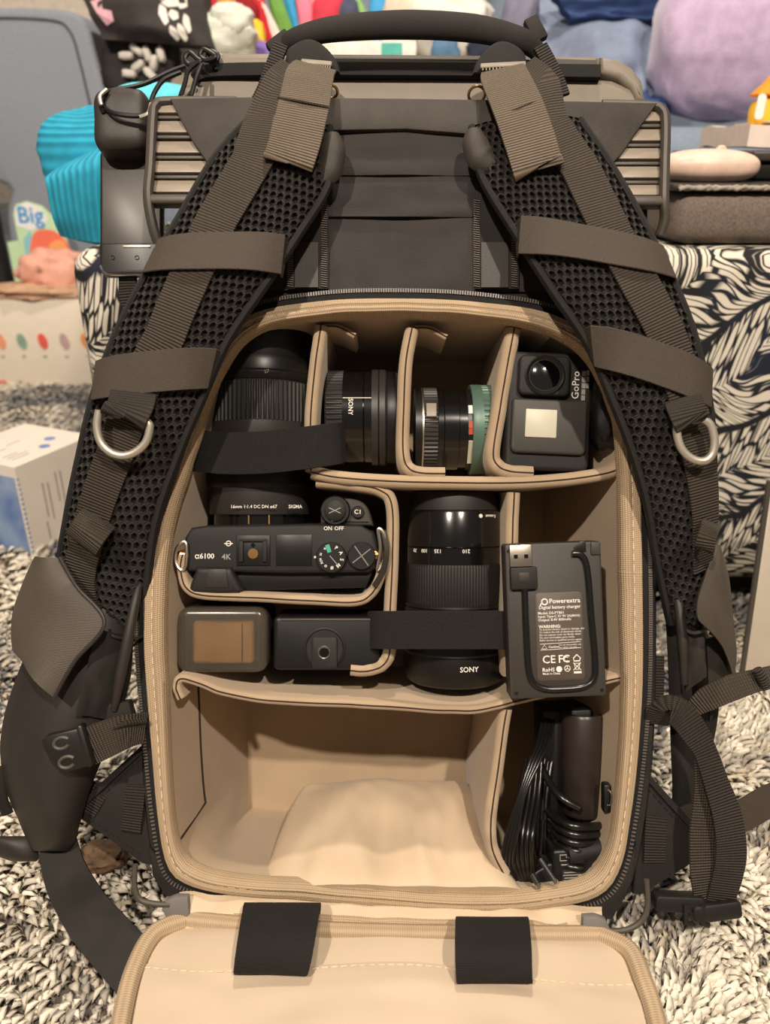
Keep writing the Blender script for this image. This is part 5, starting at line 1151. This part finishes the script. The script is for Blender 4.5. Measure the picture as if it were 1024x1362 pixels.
MS = thing('computer_mouse', (.315, .79, .421), 'pale pink computer mouse on the grey case beside the slatted bracket', 'mouse')
bm = BM(); lump(bm, Fr(Vector((.30, .785, .4335)), (1, 0, 0), (0, 1, 0), (0, 0, 1)), 46, 30, 15, 1, .0, 1, 2.4); obj('shell', bm, 'rose_plastic', MS)
bm = BM(); cyl(bm, Fr(Vector((.31, .785, .447)), (0, 0, 1), (1, 0, 0), (0, 1, 0)), 4.5, -3, 3, 18, 1); obj('scroll_wheel', bm, 'rose_plastic', MS)
mat('paper', (232, 216, 204), 0.9, var=0.06); mat('cover_pale', (206, 186, 168), 0.8)
BK1 = thing('paperback_book', (.5, .92, .448), 'thick dog-eared paperback lying on the laptop', 'book')
bm = BM(); patch(bm, lambda a, b: Vector((.365+.28*a, .86+.13*b, .471+.004*noise.noise(Vector((a*4, b*3, 1))))), 20, 6, 20, Vector((0, 0, 1))); obj('pages', bm, 'paper', BK1)
bm = BM(); patch(bm, lambda a, b: Vector((.40+.25*a, .855+.13*b, .475+.012*a*a+.003*noise.noise(Vector((a*5, b*3, 2))))), 20, 6, 1.5, Vector((0, 0, 1))); obj('cover', bm, 'cover_pale', BK1)
mat('toy_orange', (232, 140, 30), 0.7); mat('toy_yellow', (240, 190, 50), 0.7); mat('tag_white', (235, 228, 220), 0.7)
TY = thing('small_toy', Wy(1015, 168, .93), 'small orange and yellow toy at the right edge on top of the book', 'toy')
F_ = lambda p: Fr(p, (1, 0, 0), (0, 1, 0), (0, 0, 1))
bm = BM(); lump(bm, F_(Wy(1022, 152, .93)), 20, 16, 17, 2, .05); obj('body', bm, 'toy_yellow', TY)
bm = BM(); lathe(bm, F_(Wy(1020, 120, .93)), [(.01, 14), (4, 8), (16, -4), (14, -6), (.01, -5)], 20); obj('hat', bm, 'toy_orange', TY)
bm = BM(); prism(bm, Fr(Wy(1012, 142, .91), RT, (0, 0, 1), (0, -1, 0)), rrect(-5, -12, 4, 12, 4), -1, 1, .3); obj('tag', bm, 'tag_white', TY)

# --- pale panel at the right edge, brown scrap at the left
mat('panel_beige', (196, 184, 168), 0.6, var=.03)
p = Wz(986, 918, ZF+.004); p1 = Wy(1026, 640, p.y+.03)
CBN = thing('leaning_board', (p.x+.08, p.y, ZF), 'pale beige board leaning at the right edge on the rug', 'board')
fr = Fr(p, RT, (p1-p-RT*(p1-p).x).normalized(), Vector((0, -1, 0)), 1.0); hb = (p1-p).dot(fr.Y); sx_ = (p1-p).x
bm = BM(); prism(bm, fr, [(0, 0), (.2, 0), (.2+sx_, hb), (sx_, hb)], -.006, .002, .001); obj('panel', bm, 'panel_beige', CBN)
bm = BM(); tube(bm, [fr(-.002, 0, 0), fr(sx_-.002, hb, 0)], 2.6, 8); obj('edge_strip', bm, 'grille_plastic', CBN)
mat('brown_scrap', (112, 88, 66), .8, var=.4, vscale=90)
bm = BM(); lump(bm, F_(Wz(136, 1140, ZF+.02)), 16, 11, 9, 4, .3, 2.5, 2.2); obj('wooden_toy', bm, 'brown_scrap', label='small brown wooden piece on the rug by the left hip wing', cat='toy')

# --- teal ribbed cloth on the ottoman's left end
mat('teal_ribbed', (40, 158, 190), .85, kind='ribs', ridge=5.0, bump=.8, var=.12)
mat('cyan_cloth', (96, 196, 214), .8)
TB = thing('folded_blanket', Wy(120, 320, .84), 'bright teal ribbed blanket folded on the left end of the ottoman', 'blanket')
def teal(a, b):
    l = catm([Wy(86, 218, .80), Wy(62, 234, .78), Wy(62, 250, .77), Wy(70, 290, .77), Wy(80, 314, .78)], 6); r = catm([Wy(180, 180, .80), Wy(180, 196, .76), Wy(180, 215, .75), Wy(180, 270, .76), Wy(180, 326, .77)], 6)
    i = b*(len(l)-1); k = min(int(i), len(l)-2); p = l[k].lerp(l[k+1], i-k).lerp(r[k].lerp(r[k+1], i-k), a); return p + Vector((0, -.012*math.sin(PI*a), 0))
bm = BM(); patch(bm, lambda a, b: teal(b, a), 30, 16, 45, Vector((0, -1, .2)), (60, 60)); obj('front_fold', bm, 'teal_ribbed', TB)
bm = BM(); lump(bm, F_(Wy(150, 215, .86)), 68, 40, 52, 3, .1, 1.6, 2.6); obj('rear_fold', bm, 'teal_ribbed', TB)
bm = BM(); lump(bm, F_(Wy(212, 152, .93)), 50, 40, 30, 7, .08, 1.6, 2.6); obj('cyan_towel', bm, 'cyan_cloth', label='light cyan folded cloth behind the slatted bracket', cat='cloth')

# --- white box with printed ovals, hat and card on it
mat('box_white', (232, 220, 202), .75, var=.02); mat('box_print_grey', (176, 166, 152), .8)
for n_, c in (('oval_peach', (236, 160, 120)), ('oval_sage', (140, 170, 150)), ('oval_red', (228, 96, 84)), ('oval_mauve', (196, 164, 164)), ('oval_orange', (238, 156, 88))): mat(n_, c, .8)
p0 = Wz(120, 516, ZF+.006); YB = p0.y
WB = thing('printed_box', (p0.x-.2, YB+.1, ZF), 'long white box printed with five coloured ovals at the left, pink hat on top', 'box')
ztop = Wy(60, 398, YB).z
bm = BM(); plain_box(bm, p0.x-.52, p0.x+.02, YB, YB+.24, ZF+.002, ztop, .004); WBB = obj('carton', bm, 'box_white', WB)
for x, m in ((1, 'oval_peach'), (29, 'oval_sage'), (57, 'oval_red'), (86, 'oval_mauve'), (114, 'oval_orange')):
    q = Wy(x, 454, YB-.001); fr = Fr(q, RT, (0, 0, 1), (0, -1, 0)).rot('z', 12)
    bm = BM(); prism(bm, fr, [(9.5*math.cos(2*PI*i/24), 17*math.sin(2*PI*i/24)) for i in range(24)], -.6, .6); OV = obj('printed_oval', bm, m, WBB)
    bm = BM(); rbox(bm, Fr(Wy(x+3, 474, YB-.001), RT, (0, 0, 1), (0, -1, 0)), 8, 4, 1, 0); obj('printed_caption', bm, 'box_print_grey', WBB)
bm = BM(); rbox(bm, Fr(Wy(3, 509, YB-.001), RT, (0, 0, 1), (0, -1, 0)), 18, 9, 1, 0); obj('printed_patch', bm, 'oval_red', WBB)
bm = BM(); rbox(bm, Fr(Wy(27, 508, YB-.001), RT, (0, 0, 1), (0, -1, 0)), 8, 6, 1, 0); obj('printed_patch', bm, 'box_print_grey', WBB)
mat('hat_pink', (236, 176, 156), .85, bump=.4, bscale=500, var=.05); mat('hat_brim', (206, 168, 138), .85)
HT_ = thing('bucket_hat', Wy(70, 394, YB+.06), 'soft pink hat crumpled on the white box', 'hat')
bm = BM(); lump(bm, F_(Wy(72, 362, YB+.08)), 72, 60, 44, 6, .22, 2, 2.6, wr=.10); obj('crown', bm, 'hat_pink', HT_)
bm = BM(); lump(bm, F_(Wy(55, 386, YB+.05)), 110, 60, 17, 9, .3, 2, 2.4, wr=.15); obj('brim', bm, 'hat_brim', HT_)
bm = BM(); cyl(bm, Fr(Wy(50, 356, YB+.012), RT, (0, 0, 1), (0, -1, 0)), 5, -2, 2, 16, .5); obj('eyelet', bm, 'hat_brim', HT_)
for n_, c in (('card_mint', (190, 222, 180)), ('card_coral', (244, 120, 96)), ('card_white', (236, 238, 240)), ('card_blue', (60, 150, 214)), ('card_sky', (140, 200, 206)), ('card_amber', (248, 170, 110))): mat(n_, c, .6, var=.03)
fr = Fr(Wy(52, 330, YB+.19), RT, (0, 0, 1), (0, -1, 0)); kx = 1.58
CDp = thing('toy_package', fr(0, -90, 0), 'colourful cut-out toy package with blue lettering behind the pink hat', 'package')
def C2(x, y): return ((x-52)*kx, (330-y)*kx)
bm = BM(); prism(bm, fr, [C2(x, y) for x, y in ((8, 390), (8, 322), (24, 320), (24, 285), (30, 272), (46, 268), (66, 274), (90, 300), (104, 390))], -6, 0, 1); CK = obj('card', bm, 'card_mint', CDp)
bm = BM(); prism(bm, fr, [C2(x, y) for x, y in ((26, 300), (28, 276), (46, 270), (64, 276), (72, 290), (66, 300), (46, 306))], 0, 1); obj('title_cloud', bm, 'card_white', CK)
text('Big', fr.at(*C2(48, 287), 1.3), 48, 'card_blue', CK, bold=.8)
bm = BM(); prism(bm, fr, [C2(q.x, q.y) for q in catm([(44, 318, 0), (56, 306, 0), (80, 308, 0), (96, 330, 0), (90, 360, 0), (40, 350, 0)], 4, True)], 0, 1.5); obj('printed_shape', bm, 'card_coral', CK)
bm = BM(); prism(bm, fr, [C2(q.x, q.y) for q in catm([(66, 330, 0), (76, 320, 0), (90, 322, 0), (92, 350, 0), (66, 350, 0)], 4, True)], 1.6, 2.2); obj('printed_shape', bm, 'card_amber', CK)
bm = BM(); prism(bm, fr, [C2(x, y) for x, y in ((30, 360), (32, 318), (44, 306), (46, 322), (40, 360))], 0, 1); obj('printed_shape', bm, 'card_sky', CK)

# --- small blue and white carton on the rug
A = Wz(19, 622, .106); B = Wz(100, 588, .106); e1 = (B-A); e1.z = 0; L1 = e1.length; e1.normalize(); e2 = Vector((-e1.y, e1.x, 0))
if (Wz(0, 602, .106)-A).dot(e2) < 0: e2 = -e2
mat('carton_blue', (44, 88, 168), .5, c2=(150, 172, 200), vscale=14); mat('carton_white', (228, 218, 206), .6, var=.02); mat('print_grey', (168, 158, 152), .7); mat('print_blue', (120, 140, 190), .6)
SB_ = thing('small_carton', (A.x, A.y, ZF+.004), 'small carton with a blue picture side and white printed flaps on the rug, left', 'box')
fr = Fr(Vector((A.x, A.y, ZF+.004)), e1, e2, (0, 0, 1)); HH = 126
bm = BM(); prism(bm, fr, [(0, 0), (L1*1000+30, 0), (L1*1000+30, 120), (0, 120)], 0, HH); SBB = obj('carton', bm, 'carton_white', SB_, smooth=False)
fl_ = Fr(fr(-.3, 0, 0), -e2, (0, 0, 1), -e1)
bm = BM(); rbox(bm, fl_, 112, 108, .8, 0, c=(-60, 58, 0)); obj('picture_side', bm, 'carton_blue', SBB)
bm = BM()
for i in range(17): rbox(bm, fr, 3, 3, 3, .5, c=(1.5, 1.2, 6+i*6.5))
obj('perforation', bm, 'carton_blue', SBB, kind='stuff')
fs = Fr(fr(0, -.4, 0), e1, (0, 0, 1), -e2)
for (x, z, w_, h_) in ((34, 70, 2, 46), (42, 66, 2, 50), (56, 80, 2, 40), (64, 74, 2, 50), (30, 30, 2, 24), (70, 34, 12, 26)): bm = BM(); rbox(bm, fs, w_, h_, .4, 0, c=(x, z, 0)); obj('printed_line', bm, 'print_grey', SBB)
for (x, y, w_, h_) in ((30, 22, 26, 1.6), (32, 30, 30, 1.6), (28, 38, 22, 1.6), (30, 62, 26, 1.6), (26, 70, 24, 1.6), (62, 70, 22, 1.4)): bm = BM(); rbox(bm, fr, w_, h_, .4, 0, c=(x, y, HH+.2)); obj('printed_line', bm, 'print_grey', SBB)
for (x, y) in ((70, 24), (94, 40)): bm = BM(); prism(bm, fr, [(x+7*math.cos(2*PI*i/20), y+7*math.sin(2*PI*i/20)) for i in range(20)], HH, HH+.5); obj('printed_oval', bm, 'print_blue', SBB)
bm = BM(); patch(bm, lambda a, b: fr(-20+90*a, 120+80*b, HH-14*b-6*a), 6, 6, 1.2, Vector((0, 0, 1))); obj('open_flap', bm, 'carton_white', SBB)

# --- blue-grey armchair at the left and sofa behind
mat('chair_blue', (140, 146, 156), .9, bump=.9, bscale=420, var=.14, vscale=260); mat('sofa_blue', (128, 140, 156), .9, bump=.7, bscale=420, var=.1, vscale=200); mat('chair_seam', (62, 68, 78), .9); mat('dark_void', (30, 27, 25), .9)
YC = 1.90
AR = thing('armchair', (-.75, 2.0, ZF-.012), 'blue-grey upholstered armchair with a piped backrest at the left edge', 'armchair')
fr = Fr(Wy(60, 150, YC), RT, (0, 0, 1), (0, -1, 0), 1.0)
def CA(x, y): q = Wy(x, y, YC)-fr.o; return (q.x, q.z)
o = catm([(x, y, 0) for x, y in ((-260, 20), (-120, 12), (20, 10), (90, 14), (112, 30), (124, 70), (140, 130), (158, 210), (162, 300), (158, 400), (60, 420), (20, 400), (8, 290), (-10, 240), (-260, 240))], 5, True)
bm = BM(); prism(bm, fr, [CA(q.x, q.y) for q in o], -.12, 0, .012, 3); obj('backrest', bm, 'chair_blue', AR)
bm = BM(); tube(bm, [fr(*CA(q.x, q.y), .001) for q in catm([(-260, 28, 0), (-60, 24, 0), (60, 26, 0), (92, 40, 0), (106, 80, 0), (118, 130, 0), (140, 220, 0)], 6)], 2.2, 8); obj('piping', bm, 'chair_seam', AR)
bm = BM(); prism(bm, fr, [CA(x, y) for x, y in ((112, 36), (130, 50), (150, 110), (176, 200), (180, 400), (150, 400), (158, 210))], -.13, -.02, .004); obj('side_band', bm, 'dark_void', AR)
bm = BM(); plain_box(bm, fr.o.x-.40, fr.o.x+.14, YC+.06, YC+.5, .10, .32, .03, 3); obj('seat', bm, 'chair_blue', AR)
for x in (-.36, .10):
    for y in (.10, .46): bm = BM(); cyl(bm, F_(Vector((fr.o.x+x, YC+y, 0))), 18, -38, 102, 16, 2); obj('leg', bm, 'device_black', AR)
bm = BM(); q = Wy(16, 300, 1.93); plain_box(bm, q.x-.2, q.x, 1.84, 1.90-.01, ZF, .40, .01); obj('floor_speaker', bm, 'dark_void', label='tall black object at the far left edge in front of the armchair', cat='object')
SO = thing('sofa', (.55, 1.7, ZF-.012), 'blue-grey sofa piled with toys and clothes in the background', 'sofa')
bm = BM(); plain_box(bm, -.44, 1.5, 1.30, 2.05, .10, .30, .03, 3); obj('frame', bm, 'sofa_blue', SO)
for i in range(3): bm = BM(); plain_box(bm, -.44+i*.65, .205+i*.65, 1.29, 1.86, .30, .482, .05, 4); obj('seat_cushion', bm, 'sofa_blue', SO)
for i in range(3): bm = BM(); plain_box(bm, -.44+i*.65, .205+i*.65, 1.86, 2.10, .40, .98, .06, 4); obj('back_cushion', bm, 'sofa_blue', SO)
for x in (-.36, 1.44):
    for y in (1.36, 2.0): bm = BM(); cyl(bm, F_(Vector((x, y, 0))), 22, -38, 102, 16, 2); obj('leg', bm, 'device_black', SO)

# --- pile on the sofa, right: jeans and lilac plush
mat('denim', (126, 138, 162), .9, bump=.8, bscale=600, var=.12, vscale=40); mat('denim_dark', (52, 72, 118), .9, bump=.6, bscale=600); mat('lilac_plush', (196, 174, 206), .95, bump=1.0, bscale=260, var=.12, vscale=60, sheen=.5)
def cloth(name, quad, ys, m, label, seed, amp=.02, th=10, bul=.05):
    C4 = [Wy(x, y, yy) for (x, y), yy in zip(quad, ys)]
    def fn(a, b):
        p = (C4[0].lerp(C4[1], a)).lerp(C4[3].lerp(C4[2], a), 1-b)
        q = Vector((a*2.2+b*1.1+seed, b*2.0-a*.8, seed*.7)); n_ = noise.noise(q) + .5*noise.noise(q*2.2) + .8*abs(noise.noise(q*1.3+Vector((4, 4, 4))))
        return p + Vector((0, -bul*math.sin(PI*a)*math.sin(PI*b) - amp*n_, .3*amp*n_))
    bm = BM(); patch(bm, fn, 34, 30, th, Vector((0, -1, .3)), (200, 200)); return obj(name, bm, m, label=label, cat='clothing')
cloth('denim_trousers', [(716, -10), (892, -14), (884, 152), (735, 168)], [1.62, 1.62, 1.42, 1.42], 'denim', 'crumpled pale denim trousers heaped on the sofa beside the lilac cushion', 3, .03, 60)
cloth('navy_shirt', [(726, -16), (925, -24), (905, 22), (760, 26)], [1.54, 1.54, 1.50, 1.52], 'denim_dark', 'dark blue garment folded over the pale denim at the top', 8, .015, 20, .02)
cloth('navy_trousers', [(838, 110), (893, 104), (890, 172), (850, 176)], [1.46, 1.46, 1.36, 1.36], 'denim_dark', 'dark blue cloth bunched below the denim, next to the lilac cushion', 5, .02, 30, .03)
bm = BM(); lump(bm, F_(Wy(995, 55, 1.40)), 148, 85, 112, 3, .08, 1.8, 2.8, 48, 32, wr=.03); obj('plush_cushion', bm, 'lilac_plush', label='large plain lilac plush cushion on the sofa, right edge', cat='cushion')

# --- pile on the sofa, centre and left: soft toys
def toy(name, x, y, Y, sx, sz, c, label, seed, cat='soft toy', sy=None, amp=.18, rz=0, m=None, group=None):
    mt = 'toy_%02d_%02d_%02d' % tuple(c); mat(mt, c, .9, bump=.5, bscale=500, var=.1, vscale=50)
    bm = BM(); lump(bm, F_(Wy(x, y, Y)).rot('y', rz), sx, sy or sx*.8, sz, seed, amp, 2.0, 2.3, 30, 20, wr=.06); return obj(name, bm, mt, label=label, cat=cat)
mat('bag_black', (40, 35, 33), .7, bump=.4, bscale=700, var=.2); mat('patch_pink', (206, 160, 172), .8); mat('patch_white', (218, 212, 204), .8)
BG = thing('printed_bag', Wy(200, 75, 1.34), 'black fabric bag with a pink patch and white print lying beside the armchair', 'bag')
def bagfn(a, b):
    C4 = [Wy(108, -6, 1.40), Wy(268, -24, 1.40), Wy(276, 60, 1.30), Wy(136, 52, 1.30)]
    p = (C4[0].lerp(C4[1], a)).lerp(C4[3].lerp(C4[2], a), 1-b); return p + Vector((0, -.05*math.sin(PI*a)*math.sin(PI*b)-.012*noise.noise(Vector((a*3, b*3, 2))), 0))
bm = BM(); patch(bm, bagfn, 24, 16, 70, Vector((0, -1, 0)), (200, 100)); BGB = obj('bag_body', bm, 'bag_black', BG)
def bagpatch(cx, cy, pts, m, nm):
    P = [bagfn(cx+x, cy+y) for x, y in pts]; c = sum(P, Vector())/len(P); bm = BM()
    a = [bm.verts.new(p+Vector((0, -.002, 0))) for p in P]; b = [bm.verts.new(p+Vector((0, .003, 0))) for p in P]; bm.faces.new(a); bm.faces.new(b[::-1])
    for i in range(len(a)): bm.faces.new((a[i-1], a[i], b[i], b[i-1]))
    obj(nm, bm, m, BGB, smooth=False)
bagpatch(.14, .55, [(-.08, .28), (.03, .32), (.02, .05), (.1, -.02), (.08, -.22), (-.02, -.28), (-.05, -.02)], 'patch_pink', 'pink_patch')
for (cx, cy, w_, h_) in ((.70, .82, .035, .14), (.76, .62, .06, .07), (.69, .42, .03, .16), (.77, .42, .035, .08), (.84, .66, .04, .12), (.73, .14, .03, .10), (.80, .16, .03, .12), (.86, .30, .025, .14)):
    bagpatch(cx, cy, [(w_*math.cos(2*PI*i/10)*(1+.2*(i % 2)), h_*math.sin(2*PI*i/10)*(1+.15*(i % 2))) for i in range(10)], 'patch_white', 'white_print')
SCF = thing('patterned_scarf', Wy(190, 105, 1.30), 'dark scarf with white blotches under the black printed bag', 'scarf')
bm = BM(); lump(bm, F_(Wy(190, 98, 1.36)), 62, 40, 64, 4, .15, 2, 2.6); SCB = obj('scarf_body', bm, 'bag_black', SCF)
for i, (x, y) in enumerate(((168, 74), (182, 66), (196, 72), (205, 84), (184, 88), (172, 98), (200, 98), (214, 72))): bm = BM(); lump(bm, F_(Wy(x, y, 1.318)).rot('y', i*37), 11, 8, 5.5, i, .2, 2, 3, 14, 8); obj('white_blotch', bm, 'patch_white', SCB)
WPL = thing('white_plush', Wy(280, 85, 1.36), 'pale grey-white fleecy soft toy between the black bag and the red toys', 'soft toy')
mat('fleece', (214, 216, 204), .95, bump=.6, bscale=400, var=.08)
for (x, y, a, b) in ((290, 52, 62, 34), (308, 34, 36, 30), (244, 66, 40, 22), (270, 84, 70, 30), (285, 108, 66, 50)): bm = BM(); lump(bm, F_(Wy(x, y, 1.40)), a, 40, b, int(x), .15, 2, 2.3, wr=.08); obj('fleece_fold', bm, 'fleece', WPL)
for i, (x, y, sx, sz, c, rz, lb) in enumerate((
    (272, 8, 28, 26, (196, 40, 56), 0, 'crimson soft toy at the top beside the black bag'),
    (312, 4, 26, 24, (206, 150, 50), 0, 'golden soft toy at the top left of the red one'),
    (322, 30, 26, 34, (140, 24, 34), 15, 'dark red soft toy behind the yellow ball'),
    (345, 18, 24, 30, (192, 36, 48), -10, 'bright red soft toy beside the white streak'),
    (338, 46, 20, 18, (240, 196, 60), 0, 'yellow ball-shaped toy above the bag lid'),
    (338, 64, 30, 8, (140, 116, 196), 0, 'flat purple toy just above the bag lid'),
    (360, 22, 9, 52, (226, 214, 206), -28, 'slim white toy leaning between red and green'),
    (378, 16, 12, 50, (112, 160, 76), -22, 'slim green toy leaning beside the white one'),
    (394, 14, 9, 44, (60, 158, 206), -16, 'slim blue toy leaning beside the green one'),
    (408, 12, 14, 46, (238, 132, 156), -8, 'pink toy standing beside the slim blue one'),
    (436, 14, 30, 40, (214, 64, 84), 10, 'rose red soft toy behind the left end of the handle'),
    (424, -4, 24, 20, (240, 180, 190), 0, 'pale pink soft toy at the top edge'),
    (478, 6, 20, 22, (138, 180, 110), -20, 'light green toy above the handle'),
    (503, 6, 16, 20, (72, 160, 216), 0, 'sky blue toy above the handle'),
    (462, 18, 26, 16, (70, 74, 96), 0, 'dark slate toy above the left end of the handle'),
    (600, 20, 70, 40, (226, 222, 214), 0, 'big white soft toy behind the middle of the handle'),
    (612, -2, 30, 24, (156, 148, 176), 0, 'grey-lilac ball toy at the top middle'),
    (690, 14, 30, 50, (128, 126, 148), 8, 'grey soft toy at the top beside the denim'),
    (655, 60, 40, 30, (44, 50, 66), 0, 'dark navy toy between handle and lid'),
    (592, 66, 24, 18, (88, 122, 156), 0, 'steel blue fuzzy toy between handle and lid'),
    (540, 14, 40, 34, (220, 206, 186), 0, 'cream soft toy above the middle of the handle'),
    (445, 60, 40, 26, (90, 84, 100), 0, 'dusky toy under the left end of the handle'))):
    Y_ = 1.43 + .0016*(70-y) + .004*(i % 3); p_ = Wy(x, y, Y_); top_ = p_.z+sz*.001
    if p_.z-sz*.001 > .566: sz = (top_-.562)*500; y = y + (p_.z-(top_+.562)/2)*700     # reach down to the unseen support it stands on
    toy('soft_toy', x, y, Y_, sx, sz, c, lb, i+2, rz=rz)
mat('support_canvas', (150, 138, 122), .9, bump=.5, bscale=500)
bm = BM(); plain_box(bm, -.40, .30, 1.33, 1.68, .484, .556, .02, 3); obj('toy_support', bm, 'support_canvas', SO)  # unseen support block that the soft toys rest on
GB = thing('gift_box', Wy(505, 72, 1.36), 'white box with a small teal label between handle and lid', 'box')
mat('teal_label', (90, 186, 172), .6)
q = Wy(506, 66, 1.36); bm = BM(); plain_box(bm, q.x-.09, q.x+.055, 1.36, 1.42, q.z-.03, q.z+.012, .003); GBB = obj('carton', bm, 'tag_white', GB)
q = Wy(521, 65, 1.359); bm = BM(); plain_box(bm, q.x-.016, q.x+.016, 1.3585, 1.361, q.z-.008, q.z+.008); obj('label_print', bm, 'teal_label', GBB)
